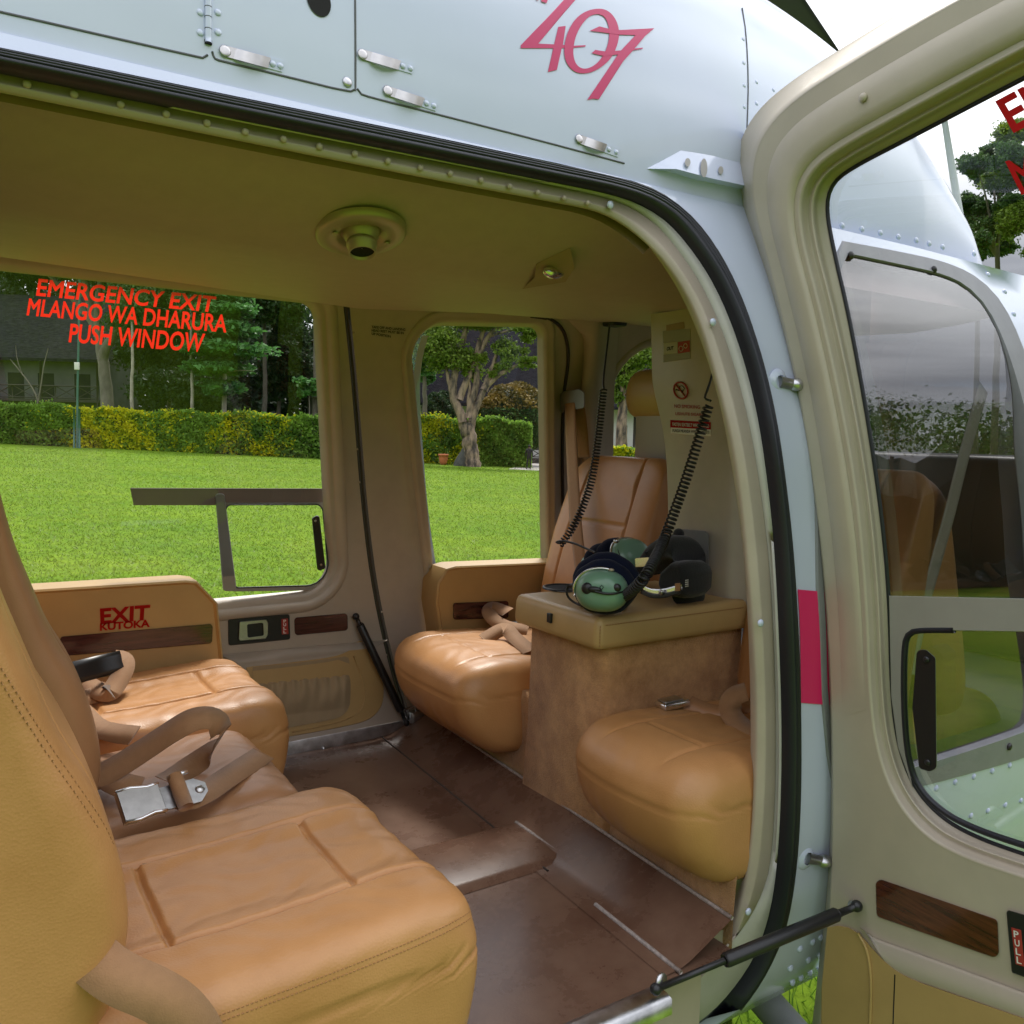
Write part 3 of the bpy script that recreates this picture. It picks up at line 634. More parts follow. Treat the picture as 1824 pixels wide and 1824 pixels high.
rivet_parts('handle_screw', [farw(562, 928, .009), farw(572, 1006, .009)], (0, -1, 0), .004, .5, 'brass', vhd)
# lettering on the far window
gl = lambda x, y: farw(x, y, .0265)
text('exit_lettering', 'EMERGENCY EXIT', [(69, 496), (386, 528), (380, 557), (64, 527)], gl, 'red', FD, bold=.022)
text('exit_lettering', 'MLANGO WA DHARURA', [(52, 531), (406, 561), (403, 593), (47, 562)], gl, 'red', FD, bold=.022)
text('exit_lettering', 'PUSH WINDOW', [(126, 576), (366, 594), (361, 628), (122, 610)], gl, 'red', FD, bold=.022)
# latch, inlay, map pocket on the far door
lt = sub('door_latch', FD, farw(460, 1120))
plate('latch_plate', [(407, 1104), (515, 1095), (516, 1138), (408, 1149)], fo, 'black', lt, .006, rad=3)
hin = rpoly([(440, 1112), (469, 1109), (470, 1132), (441, 1136)], 3, 5)
plate('latch_lever', [(427, 1108), (474, 1104), (477, 1110), (477, 1130), (473, 1137), (426, 1141)], fo, 'satin', lt, .010, rad=3, off=-.006, holes=[hin])
plate('latch_sign', [(502, 1103), (512, 1102), (513, 1129), (503, 1130)], fo, 'redtxt', lt, .001, off=-.0062)
for i, ch in enumerate('PULL'):
    y = 1104 + i * 6.4; text('latch_lettering', ch, [(504.5, y), (509.5, y - .4), (510, y + 4.8), (505, y + 5.2)], lambda a, b: farw(a, b, -.0078), 'whitetxt', lt, bold=.03)
plate('wood_inlay', [(525, 1101), (618, 1093), (619, 1122), (526, 1131)], fo, 'woodr', FD, .004, rad=5)
# moulded step above the pocket
st = [[farw(x, y, o) for x, y in l] for l, o in (([(394, 1166), (500, 1156), (690, 1139)], 0), ([(394, 1168), (500, 1158), (690, 1141)], -.014), ([(440, 1188), (520, 1180), (640, 1166)], .004))]
MB().grid(st).obj('door_step', 'cream', FD)
pk = sub('map_pocket', FD, farw(570, 1230))
lea = resample(smooth([(440, 1189), (520, 1181), (618, 1168), (634, 1142), (648, 1142), (664, 1160), (680, 1200), (684, 1240), (676, 1265), (655, 1284), (600, 1296), (500, 1314), (440, 1322)], 2), 60)
plate('pocket_panel', lea, fo, 'lid', pk, .004)
fab = resample(smooth([(450, 1188), (520, 1182), (612, 1170), (620, 1168), (623, 1180), (626, 1230), (624, 1258), (610, 1277), (580, 1284), (520, 1295), (450, 1306)], 2), 60)
V, F = region(fab, [], 2.2)
def pocket(a, b):
    t = max(0, min(1, (b - (1214 - (a - 500) * .10)) / 60)); edge = min(1, max(0, (628 - a) / 14))
    w = math.sin(a * .33 + 1.4 * math.sin(b * .05)) * .005 * math.exp(-t * 2.2) + .006 * math.sin(a * .11 + b * .07) * t * (1 - t) * 2
    return farw(a, b, -.005 - (t > 0) * edge * (.006 + .012 * math.sin(min(1, t) * math.pi) + w))
MB().add([pocket(a, b) for a, b in V], F).obj('pocket_cloth', 'fabric', pk)
pipe = resample(smooth([(630, 1168), (640, 1195), (650, 1225), (650, 1250), (640, 1272), (600, 1288), (520, 1304)], 2), 40)
MB().tube(np.array([farw(x, y, -.006) for x, y in pipe]), .0022, 6).obj('pocket_piping', 'lid', pk)
# dark seam and weather strip between the door and the post
MB().grid([[farw(x - 6, y, .012) for x, y in seamD], [farw(x + 14, y, .012) for x, y in seamD]]).obj('seam_backing', 'seam', HELI)
MB().tube(np.array([farw(x + 5, y, -.001) for x, y in seamD]), .0042, 8).obj('far_seal', 'seam', HELI)
# ---- post and forward window
W2 = rpoly([fx(741, 578), fx(970, 582), fx(975, 1060), fx(782, 1060)], [.085, .045, .04, .05], 10)
W3 = rpoly([fx(1094, 611), fx(1270, 628), fx(1300, 850), fx(1092, 818)], [.15, .08, .08, .02], 10)
w2o = offset(W2, .045)
post_out = [fx(x + 11, y) for x, y in seamD][::-1] + [(seamXZ[0][0] + .02, .47), (3.0, .40), (3.2, .1), (3.2, -.5), (3.0, -.915)]
region_obj('far_wall_panel', post_out, [w2o, offset(W3, .03)], .07, lambda a, b: yw(a, b), 'cream', HELI, smooth=True)
FW2 = sub('forward_window', base=(1.3, 2.42, 0))
rimloft(W2, [(.045, 0), (.040, -.008), (.030, -.010), (.024, -.002), (.018, -.004), (.010, -.002), (.006, .012), (0, .03)], 'window_surround', 'cream', FW2)
region_obj('window_pane', offset(W2, .003), [], 0, lambda a, b: yw(a, b, .028), 'clear', FW2)
lj = resample(smooth([(752, 598), (740, 640), (736, 700), (742, 800), (752, 920), (770, 1035)], 2), 30)
MB().grid([[farw(x - 1, y, .004) for x, y in lj], [farw(x + 11, y, .020) for x, y in lj]]).obj('window_jamb', 'white', FW2)
FW3 = sub('cockpit_window', base=(2.2, 2.42, 0))
rimloft(W3, [(.03, 0), (.024, -.010), (.010, -.010), (.0, .0), (0, .03)], 'window_surround', 'cream', FW3)
region_obj('window_pane', offset(W3, .003), [], 0, lambda a, b: yw(a, b, .028), 'clear', FW3)
# seam arc and pillar ahead of the forward window
arc = resample(smooth([(945, 563), (985, 568), (1006, 590), (1013, 625), (1011, 660), (1004, 700), (1001, 800), (1003, 900)], 3), 40)
MB().tube(np.array([farw(x, y, -.004) for x, y in arc]), .0058, 8).obj('far_seal', 'seam', HELI)
pil = [[(1012, 570), (1040, 600), (1038, 660), (1034, 700), (1036, 830)], [(1052, 572), (1056, 600), (1046, 650), (1037, 690), (1040, 830)], [(1068, 572), (1064, 640), (1062, 700), (1064, 830)], [(1082, 572), (1074, 640), (1070, 700), (1070, 830)], [(1104, 572), (1098, 640), (1094, 700), (1092, 830)]]
pof = [-.004, -.05, -.055, -.03, -.012]
MB().grid([[farw(x, y, o) for x, y in resample(np.array(l, float), 24)] for l, o in zip(pil, pof)]).obj('cockpit_post', 'cream', HELI)
# placard on the post
for i, (s, a) in enumerate([('TAKE OFF AND LANDING', 60), ('HEAD REST MUST BE IN', 57), ('UP POSITION', 34)]):
    y = 580 + i * 6; text('post_placard', s, [(662, y), (662 + a, y + 5), (662 + a, y + 9.6), (662, y + 4.6)], lambda p, q: farw(p, q, -.002), 'blacktxt', HELI, bold=.03)
rivet_parts('wall_screw', [farw(x, y, -.001) for x, y in [(630, 593), (640, 859), (637, 800), (688, 1167), (680, 1090)]], (0, -1, 0), .0035, .5, 'cream', HELI)

# ---- ceiling
def zlow(x): return np.interp(x, [-1, .1, .9, 1.3, 1.9, 3], [.328, .328, .322, .325, .345, .36])
def zend(x): return np.interp(x, [-1, .1, .95, 1.35, 1.9, 3], [.364, .361, .330, .356, .372, .38])
def zc(x, y):
    zl = zlow(x); ze = zend(x); e = np.interp(x, [0, .8, 1.05, 1.25, 3], [.425, .425, .405, .392, .385])
    return float(np.interp(y, _cy, smoothstep_prof(zl, e, ze)))
_cy = np.linspace(1.33, 2.36, 90)
def smoothstep_prof(zl, e, ze):
    key = (round(float(zl), 5), round(float(e), 5), round(float(ze), 5))
    if key not in _cache:
        p = np.interp(_cy, [1.33, 1.355, 1.42, 1.50, 1.60, 1.66, 2.0, 2.22, 2.36], [e + .012, e, e - (e - zl) * .30, e - (e - zl) * .66, zl + .004, zl, zl + (ze - zl) * .55, ze, ze + .05])
        k = 3; _cache[key] = np.convolve(np.pad(p, k // 2, mode='edge'), np.ones(k) / k, 'valid')
    return _cache[key]
_cache = {}
cxs = np.concatenate([np.linspace(-.35, 1.9, 60), np.linspace(2.0, 2.6, 6)])
MB().grid([[(x, 1.325, zc(x, 1.33) + .03)] + [(x, y, zc(x, y)) for y in _cy] for x in cxs]).obj('headliner', 'head', HELI)
MB().tube([(x, 1.334, zc(x, 1.334) + .002) for x in np.linspace(-.3, 1.6, 60)], .0055, 8).obj('headliner_piping', 'head', HELI)
# brown recess between frame and headliner
lo_ = [p + np.array([0, .03, -.002]) for p in P0 if p[2] > .33]; lo_ = resample(lo_, 60)
up_ = [np.array([x, 1.34, zc(x, 1.34) + .030]) for x in np.linspace(lo_[0][0] - .1, 1.35, 60)]
MB().grid([lo_, [(a * .7 + b * .3) + np.array([0, 0, .028]) for a, b in zip(lo_, up_)], [b + np.array([0, 0, .018]) for b in up_], up_]).obj('ceiling_recess', 'recess', HELI)
ceil = lambda x, y, o=0.0: solve(x, y, lambda p: p[2] - zc(p[0], p[1]) + o if 1.33 < p[1] < 2.36 else -1, .9, 3.0, 500)
# air vent
vc = ceil(643, 413); e1 = ceil(720, 428) - vc; e2 = ceil(640, 470) - vc; vn = np.cross(e1, e2); vn /= np.linalg.norm(vn); vn *= -np.sign(vn @ vc) if vn @ vc > 0 else 1
if vn @ vc > 0: vn = -vn
AV = sub('air_vent', base=vc)
MB().lathe([(.082, -.004), (.081, .007), (.076, .010), (.046, .010), (.043, .007), (.0355, .001)], vc, vn, 48).obj('vent_flange', 'brass', AV)
MB().ball(vc - vn * .006, .0355, None, 32, 20).obj('vent_ball', 'brass', AV)
noz = ray(643, 440) * 1.0; noz = -(noz / np.linalg.norm(noz)); nd = vn * .55 + noz * .25 + np.array([0, -.1, -.75]); nd /= np.linalg.norm(nd)
MB().lathe([(.026, .026), (.0275, .030), (.0275, .034), (.0245, .036), (.0245, .050), (.022, .050), (.022, .020)], vc - vn * .006, nd, 36).obj('vent_nozzle', 'brass', AV)
MB().lathe([(.0225, .044), (.001, .040)], vc - vn * .006, nd, 36).obj('vent_bore', 'dark', AV)
et = e1 / np.linalg.norm(e1)
rivet_parts('vent_screw', [vc + et * .051 + vn * .013, vc - et * .051 + vn * .013], vn, .006, .4, 'brass', AV)
# reading light
RL = sub('reading_light', base=ceil(978, 480))
cs = [ceil(930, 515, .001), ceil(955, 470, .001), ceil(1016, 441, .001), ceil(1002, 492, .001)]
dn = np.array([0, -.5, -.6]) * .045
MB().grid([[cs[1], cs[2]], [cs[1] * .7 + cs[0] * .3 + dn * .5, cs[2] * .7 + cs[3] * .3 + dn], [cs[0], cs[3] + dn * .5]]).obj('light_housing', 'recess', RL)
lc = ceil(982, 478, .012)
MB().ball(lc + dn * .35, (.026, .012, .013), None, 16, 10).obj('light_lens', 'chrome', RL)
# microphone plug under the ceiling
pc = ceil(1088, 575) ; MB().box((-.03, -.03, -.014), (.03, .03, .02), .008, np.eye(3), pc + np.array([0, -.02, 0])).obj('headset_socket', 'black', HELI)

# ---- floor, sills, riser
ZF = -.94
flA = [at(x, y, Z=-.885) for x, y in [(745, 1290), (1290, 1690)]]; flB = [at(x, y, Z=ZF) for x, y in [(762, 1365), (985, 1562), (1200, 1750)]]
MB().grid([[(x, y, ZF) for y in np.linspace(1.03, 2.46, 20)] for x in np.linspace(-.35, 1.20, 24)]).obj('cabin_floor', 'vinyl', HELI)
ys = np.linspace(1.055, 2.44, 30); rows = []
for t, (xa, za) in enumerate([(1.03, ZF + .0015), (1.075, ZF + .004), (1.10, ZF + .012), (1.19, -.886), (1.20, -.880), (1.206, -.886)]):
    rows.append([(xa + (y - 1.0) * .045, y, za) for y in ys])
MB().grid(rows).obj('floor_upturn', 'vinyl', HELI)
MB().tube([(1.198 + (y - 1.0) * .045, y, -.881) for y in ys], .0042, 6).obj('mat_edge', 'bead', HELI)
sp = [at(x, y, Z=ZF + .002) for x, y in [(985, 1562), (1200, 1752)]]
MB().tube([(1.062 + (y - 1.0) * .045, y, ZF + .004) for y in np.linspace(1.045, 1.30, 8)], .0045, 6).obj('mat_edge', 'bead', HELI)
q = [at(x, y, Z=ZF + .013) for x, y in [(912, 1466), (985, 1524)]]
ya, yb = q[1][1], q[0][1]
mb = MB(); prof = [(ya - .022, ZF + .001), (ya - .006, ZF + .010), (ya + .004, ZF + .013), (yb - .004, ZF + .013), (yb + .006, ZF + .010), (yb + .02, ZF + .001)]
mb.grid([[(x, y, z) for y, z in prof] for x in np.linspace(.2, q[1][0] + .02, 8)]).obj('floor_channel', 'vinyl', HELI, auto=25)
xe_ = q[1][0] + .02
MB().add([(xe_, y, z) for y, z in prof], [tuple(range(6))]).obj('floor_channel', 'vinyl', HELI, smooth=False)
MB().tube([(1.052 + (y - 1.0) * .045, y, ZF + .003) for y in np.linspace(1.46, 2.40, 40)], .0024, 6).obj('mat_fold', 'seam', HELI)  # dark line added along the floor fold as its crease shading
MB().tube([(q[1][0] + .022, y, ZF + .012) for y in np.linspace(ya, yb, 6)], .0045, 6).obj('mat_edge', 'bead', HELI)
# far sill
fs = [(-.3, 2.43), (1.235, 2.43)]
MB().grid([[(x, y, z) for x in np.linspace(-.3, 1.235, 20)] for y, z in [(2.408, ZF - .002), (2.410, -.905), (2.416, -.893), (2.47, -.889)]]).obj('door_sill', 'steel', HELI)
cpx = at(745, 1295, Y=2.40); MB().box((cpx[0] - .03, 2.385, -.925), (cpx[0] + .022, 2.42, -.872), .006).obj('sill_bracket', 'steel', HELI)
rivet_parts('sill_rivet', [at(577, 1334, Y=2.405), at(708, 1315, Y=2.405)], (0, -1, 0), .008, .5, 'steel', HELI)
# near sill
sa, sb_ = at(1188, 1768, Z=-.915), at(900, 1893, Z=-.915)
dd = (sb_ - sa); dd /= np.linalg.norm(dd)
pr = [(.035, -.028), (.030, -.004), (.018, .0), (0, 0), (-.012, -.004), (-.014, -.03)]
MB().grid([[sa + dd * t + np.array([0, a, b]) for t in np.linspace(0, 1.3, 14)] for a, b in pr]).obj('near_sill', 'steel', HELI)
_t = [p for p in P0 if p[2] < -.905]
MB().grid([_t, [np.array([min(p[0] + .06, 1.19), max(1.075, p[1] + .02), max(ZF - .002, p[2] + .01)]) for p in _t], [np.array([min(p[0], 1.15), 1.12, ZF - .004]) for p in _t]]).obj('frame_return', 'cream', HELI)
MB().box((.1, 1.078, -1.2), (1.15, 1.10, -.945), .0).obj('sill_face', 'cream', HELI, smooth=False)
# carpeted riser
RX = 1.212
rows = [[(x0 + (y - 1.0) * .045 * k, y, z) for y in np.linspace(1.065, 2.46, 24)] for x0, z, k in ((RX, -.96, 1), (RX, -.885, 1), (RX + .006, -.80, 1), (RX + .012, -.69, .6), (RX + .02, -.66, .5), (1.75, -.66, 0))]
MB().grid(rows).obj('seat_riser', 'carpet', HELI)
# ---- cockpit bulkhead, centre post
bp = [(1158, 560), (1160, 640), (1160, 680), (1170, 722), (1182, 775), (1187, 830), (1189, 900), (1190, 1055)]
BX = 1.62
left = [at(x, y, X=BX) for x, y in resample(smooth(bp, 2), 30)]
rowsb = [[p + np.array([.10, .01, 0]) for p in left], [p + np.array([.006, .004, 0]) for p in left], [p + np.array([0, -.004, 0]) for p in left]]
for yk, xo in [(1.56, 0), (1.50, .0), (1.485, .004), (1.475, .015), (1.45, .05), (1.42, .055), (1.38, .045), (1.32, .05), (1.26, .06)]:
    rowsb.append([np.array([BX + xo, min(yk, p[1] - .01), p[2]]) for p in left])
MB().grid(rowsb).obj('bulkhead_panel', 'cream', HELI, auto=60)
bh = lambda x, y, o=0.0: at(x, y, X=BX + o)
PL = sub('placard', base=bh(1205, 620))
plate('placard_plate', [(1181, 590), (1229, 586), (1229, 638), (1182, 645)], bh, 'railgrey', PL, .0012)
plate('placard_stamp', [(1187, 580), (1218, 574), (1219, 584), (1187, 590)], bh, 'recess', PL, .001)
plate('placard_field', [(1208, 610), (1228, 607), (1228, 626), (1208, 629)], bh, 'redtxt', PL, .0008, off=-.0013)
plate('placard_field', [(1182, 612), (1206, 609), (1206, 628), (1182, 631)], bh, 'sillgrey', PL, .0008, off=-.0013)
text('placard_mark', 'OUT', [(1188, 618), (1200, 616), (1199, 623), (1187, 625)], lambda a, b: bh(a, b, -.003), 'blacktxt', PL, bold=.05)
for cx_, cy_, r_ in [(1213, 621, 3.6), (1221, 616, 3.2)]:
    MB().tube([bh(cx_ + r_ * math.cos(t), cy_ + r_ * 1.25 * math.sin(t), -.003) for t in np.linspace(0, 2 * np.pi, 18)], .0008, 5).obj('placard_symbol', 'whitetxt', PL)
NS = sub('no_smoking_sign', base=bh(1212, 695))
c_, a_, b_ = np.array([1212.5, 695.5]), np.array([11.3, 8]), np.array([-5, 12.3])
ringp = [bh(*(c_ + a_ * math.cos(t) + b_ * math.sin(t)), -.0015) for t in np.linspace(0, 2 * np.pi, 40)]
MB().tube(ringp, .0024, 6).obj('sign_ring', 'redtxt', NS)
MB().tube([bh(1204, 685, -.0015), bh(1221, 707, -.0015)], .0019, 6).obj('sign_bar', 'redtxt', NS)
MB().tube([bh(1204, 694, -.0012), bh(1216, 697, -.0012)], .0018, 6).obj('sign_cigarette', 'blacktxt', NS)
MB().tube([bh(x, y, -.0012) for x, y in [(1216, 697), (1219, 692), (1215, 687), (1210, 688), (1211, 692)]], .0009, 5).obj('sign_smoke', 'blacktxt', NS)
bt = lambda a, b: bh(a, b, -.0015)
text('no_smoking_lettering', 'NO SMOKING', [(1201, 720), (1247, 722), (1247, 728.5), (1201, 726.5)], bt, 'redtxt', NS, bold=.02)
text('no_smoking_lettering', 'USIVUTE SIGARA', [(1203, 734), (1254, 736), (1254, 741.5), (1203, 739.5)], bt, 'redtxt', NS, bold=.02)
SBS = sub('seat_belt_sign', base=bh(1230, 762))
plate('sign_field', [(1194, 749), (1266, 753), (1266, 765), (1194, 761)], bh, 'red', SBS, .001)
plate('sign_field', [(1195, 761.5), (1266, 765.5), (1266, 776), (1195, 771.5)], bh, 'whitetxt', SBS, .001)
text('sign_lettering', 'FASTEN SEATBELT WHILE SEATED', [(1198, 752.5), (1263, 756), (1263, 762), (1198, 758.5)], lambda a, b: bh(a, b, -.0022), 'whitetxt', SBS, bold=.01)
text('sign_lettering', 'FUNGA MKANDA WAKATI UMEKETI', [(1198, 764), (1263, 767.5), (1263, 773), (1198, 769.5)], lambda a, b: bh(a, b, -.0022), 'blacktxt', SBS, bold=.02)
plate('back_pad', [(1204, 943), (1262, 947), (1262, 1016), (1204, 1018)], bh, 'greyfab', HELI, .02, rad=9)

MB().grid([[(x, y, rz(x, y) - .028) for y in np.linspace(1.26, 2.18, 9)] for x in np.linspace(1.9, 2.72, 10)]).obj('cockpit_headliner', 'greyfab', HELI)
# ---- aft bulkhead, cockpit shell
MB().box((-.42, 1.0, -.95), (-.34, 2.44, .46), .01).obj('aft_bulkhead', 'head', HELI)
MB().grid([[(x, y, -.70) for y in (1.02, 1.7, 2.42)] for x in (1.72, 2.4, 3.3)]).obj('cockpit_floor', 'greyfab', HELI)
MB().box((2.9, 1.06, -.7), (3.25, 2.38, -.03), .03).obj('instrument_panel', 'black', HELI)
MB().grid([[(3.2 - .0 * t, y, z) for y in (1.02, 1.72, 2.42)] for t, z in ((0, -1.0), (.5, -.6), (1, -.03))]).obj('nose_bulkhead', 'black', HELI)
MB().grid([[(x, y, z) for y, z in ((1.19, .33), (1.24, .395), (1.335, .40))] for x in np.linspace(1.40, 2.6, 8)]).obj('cockpit_headliner', 'head', HELI)
# ================================================================ open near door
H0, H1 = near(1405, 680), near(1455, 1530); HH = (H0 + H1) / 2 + np.array([.01, -.03, 0])
du = -ray(14, 1035); dw = (H0 - H1) / np.linalg.norm(H0 - H1); dnrm = np.cross(du, dw); dnrm /= np.linalg.norm(dnrm)
if dnrm @ (-HH) < 0: dnrm = -dnrm
def D(x, y, o=0.0):
    d = ray(x, y); return d * (((HH + dnrm * o) @ dnrm) / (d @ dnrm))
def Dn(x, y, o=0.0): return D(x, y, -o)          # same sign convention as the other surfaces: negative offset comes toward the viewer
ND = sub('passenger_door', base=HH)
R0 = [(1980, -185), (1824, -100), (1640, 0), (1500, 85), (1400, 150), (1345, 200), (1315, 255), (1311, 320), (1322, 385), (1345, 462), (1378, 580), (1410, 720), (1440, 900), (1461, 1080), (1471, 1250), (1474, 1420), (1469, 1600), (1458, 1730), (1440, 1880), (1425, 1960)]
R1 = [(1990, -145), (1824, -60), (1655, 30), (1518, 112), (1420, 174), (1366, 228), (1344, 278), (1340, 335), (1350, 392), (1371, 470), (1400, 585), (1429, 720), (1456, 900), (1474, 1080), (1482, 1250), (1485, 1420), (1481, 1600), (1470, 1735), (1453, 1885), (1438, 1965)]
R3 = [(2000, 20), (1824, 108), (1610, 224), (1500, 285), (1460, 318), (1443, 360), (1450, 430), (1480, 540), (1520, 720), (1550, 900), (1565, 1080), (1570, 1230), (1580, 1320), (1606, 1402), (1655, 1468), (1722, 1506), (1824, 1540), (2000, 1598)]
R4 = [(2000, 50), (1824, 139), (1620, 246), (1515, 300), (1481, 328), (1471, 370), (1486, 450), (1512, 560), (1545, 740), (1571, 920), (1584, 1060), (1588, 1240), (1600, 1330), (1628, 1404), (1678, 1458), (1740, 1492), (1824, 1522), (2000, 1578)]
r0, r1 = [resample(smooth(q, 3), 150) for q in (R0, R1)]; r3, r4 = [resample(smooth(q, 3), 150) for q in (R3, R4)]
cen_ = np.array([1850, 800.]);
def grow(P, k):
    T = np.gradient(P, axis=0); T /= np.linalg.norm(T, axis=1)[:, None]; n_ = np.stack([-T[:, 1], T[:, 0]], 1); s = np.sign(np.sum(n_ * (P - cen_), axis=1).sum()); return P + n_ * k * s
rg = grow(r3, 26)
clos = [(1995, 1960)]
outer_d = np.vstack([r1, [(1700, 1990), (2000, 2000)], [(2003, rg[-1][1] + 2)], rg[::-1][:1]])
# base sheet of the inner face between the rim and the window surround
outp = np.vstack([r1, [(1720, 1975), (2005, 1975)], rg[::-1]])
V, F = region(outp, [], 30)
obj('door_panel', [D(a, b) for a, b in V], F, 'creamdoor', ND)
def dl(rows): return MB().grid([[D(p[0], p[1], h) for p in (A * (1 - t) + B * t)] for A, B, t, h in rows])
dl([(r0, r1, 0, -.055), (r0, r1, .15, -.05), (r0, r1, .75, -.012), (r0, r1, .92, -.001), (r0, r1, 1, 0), (r0, r1, 1.02, 0)]).obj('door_edge', 'creamdoor', ND)
dl([(rg, r3, 0, 0), (rg, r3, .15, .001), (rg, r3, .35, -.004), (rg, r3, .60, -.020), (rg, r3, .8, -.024), (rg, r3, .95, -.019), (rg, r3, 1, -.019), (r3, r4, .12, -.022), (r3, r4, .25, -.036), (r3, r4, .55, -.044), (r3, r4, .8, -.045), (r3, r4, 1, -.052)]).obj('window_surround', 'creamdoor', ND)
# raised channel that runs down the frame
def along(f): return r1 * (1 - f) + rg * f
MB().grid([[D(p[0], p[1], .0004 + h * min(1, i / 8, (108 - i) / 26)) for i, p in enumerate(along(f)[:109])] for f, h in ((.30, .0), (.36, .005), (.50, .009), (.72, .009), (.86, .006), (.93, .0))]).obj('door_rib', 'creamdoor', ND)
V, F = region(r4, [], 0); obj('window_pane', [D(a, b, -.050) for a, b in V], F, 'doorglass', ND, smooth=False)
outw = np.vstack([r0, [(1720, 2000), (2010, 2000)], r4[::-1]])
V, F = region(outw, [], 30); obj('door_skin', [D(a, b, -.064) for a, b in V], F, 'white', ND)
MB().tube([D(p[0], p[1], -.047) for p in r4], .0035, 6).obj('window_seal', 'rubber', ND)
rivet_parts('door_screw', [D(1537, 174, .012)], dnrm, .0075, .5, 'creamdoor', ND)
vo = np.array([(1584, 1062), (2000, 1071), (2000, 1128), (1650, 1121)])
vhole = rpoly([(1609, 1121), (2010, 1127), (2010, 1700), (1640, 1420), (1612, 1330)], [26, 2, 2, 30, 60], 9)
outv = [(1584, 1062), (2000, 1071)] + [(2000, 1127.2)] + [(1640, 1121.6)] + [tuple(p) for p in resample(smooth([(1640, 1121.6), (1618, 1124), (1609, 1150), (1608, 1250), (1614, 1350), (1626, 1402)], 2), 16)[1:]] + [(1600, 1330), (1588, 1240)]
plate('vent_rail', outv, Dn, 'railgrey', ND, .005, off=.046)
MB().tube([D(x, y, -.044) for x, y in resample(smooth([(1700, 1122), (1640, 1122), (1619, 1126), (1611, 1150), (1610, 1250), (1616, 1340), (1632, 1400), (1680, 1448), (1740, 1478), (1824, 1506), (1950, 1545)], 2), 60)], .0055, 8).obj('vent_seal', 'rubber', ND)
nh = sub('vent_handle', ND, D(1648, 1265, -.03))
plate('handle_grip', [(1634, 1158), (1650, 1158), (1666, 1172), (1668, 1368), (1656, 1374), (1638, 1368), (1626, 1260)], Dn, 'black', nh, .018, rad=8, off=.040)
rivet_parts('handle_screw', [D(1650, 1175, -.021), D(1652, 1358, -.021)], dnrm, .006, .5, 'black', nh)
dg = lambda a, b: D(a, b, -.046)
text('exit_lettering', 'EMERGENCY', [(1772, 180), (2220, -60), (2250, -5), (1806, 238)], dg, 'red', ND, bold=.025)
text('exit_lettering', 'MLANGO', [(1790, 287), (2050, 200), (2080, 260), (1820, 348)], dg, 'red', ND, bold=.02)
plate('wood_inlay', [(1560, 1564), (1776, 1639), (1779, 1708), (1562, 1632)], Dn, 'wood', ND, .003, rad=9)
nl = sub('door_latch', ND, D(1810, 1680))
plate('latch_plate', [(1793, 1621), (1960, 1670), (1970, 1790), (1803, 1732)], Dn, 'black', nl, .006, rad=4)
plate('latch_sign', [(1802, 1652), (1818, 1657), (1824, 1722), (1810, 1717)], Dn, 'redtxt', nl, .001, off=-.0062)
for i, ch in enumerate('PULL'):
    y = 1657 + i * 15.5; x = 1805 + i * 1.7
    text('latch_lettering', ch, [(x, y), (x + 9, y + 2.5), (x + 10, y + 14.5), (x + 1, y + 12)], lambda a, b: D(a, b, .0078), 'whitetxt', nl, bold=.02)
# moulded step and leather pocket below the latch
stp = [[(1530, 1652), (1560, 1672), (1700, 1722), (1960, 1818)], [(1540, 1658), (1566, 1680), (1700, 1728), (1960, 1824)], [(1582, 1722), (1606, 1738), (1700, 1770), (1960, 1862)]]
MB().grid([[D(x, y, h) for x, y in resample(np.array(l, float), 30)] for l, h in zip(stp, (.001, .012, .002))]).obj('door_step', 'creamdoor', ND)
np_ = sub('map_pocket', ND, D(1600, 1780))
plate('pocket_panel', resample(smooth([(1474, 1652), (1500, 1648), (1528, 1660), (1560, 1698), (1602, 1738), (1700, 1772), (1990, 1872), (1990, 1960), (1462, 1960), (1464, 1760)], 2), 70), Dn, 'lid', np_, .005)
MB().tube([D(x, y, .007) for x, y in resample(smooth([(1528, 1662), (1545, 1690), (1552, 1740), (1551, 1800), (1546, 1900)], 2), 30)], .003, 6).obj('pocket_piping', 'lid', np_)
MB().tube([D(x, y, .005) for x, y in [(1594, 1736), (1592, 1790), (1588, 1900)]], .0012, 6).obj('pocket_seam', 'dark', np_)
for (x, y) in [(1403, 682), (1452, 1530)]:
    a = near(x - 16, y - 2, .0); b = D(x + 40, y + 8, -.03)
    hgm = sub('door_hinge', base=a)
    MB().tube([a, a + (b - a) * .5, b], [.011, .009, .009], 14).obj('hinge_pin', 'satin', hgm)
    MB().ball(a + (b - a) * .55, (.016, .016, .012), None, 14, 10).obj('hinge_knuckle', 'steel', hgm)
    MB().lathe([(.024, 0), (.020, .004), (.012, .007)], a + np.array([0, .002, 0]), (0, -1, 0), 24).obj('hinge_boss', 'white', hgm)

# ================================================================ gas struts
def strut(name, A, Bm, Bq, E, r, parent=HELI):
    g = sub(name, parent, A)
    MB().tube([A, Bm], r * .45, 14).obj('strut_rod', 'satin' if False else 'black', g)
    MB().tube([Bm, Bm + (Bq - Bm) * .02, Bm + (Bq - Bm) * .985, Bq], [r * .85, r, r, r * .8], 20).obj('strut_cylinder', 'black', g)
    MB().tube([Bq, E], [r * .55, r * .5], 12).obj('strut_neck', 'black', g)
    MB().ball(E, r * .85, None, 14, 10).obj('strut_ball', 'black', g); MB().ball(A, r * .8, None, 14, 10).obj('strut_ball', 'black', g)
    return g
SA = at(1168, 1762, Z=-.90); SE = D(1526, 1614, .02); v_ = SE - SA
pr_ = lambda x0: min(np.linspace(0, 1, 400), key=lambda t: abs((912 + FPX * ((SA + v_ * t) @ RT) / ((SA + v_ * t) @ FW)) - x0))
strut('gas_strut', SA, SA + v_ * pr_(1290), SA + v_ * pr_(1492), SE, .0125)
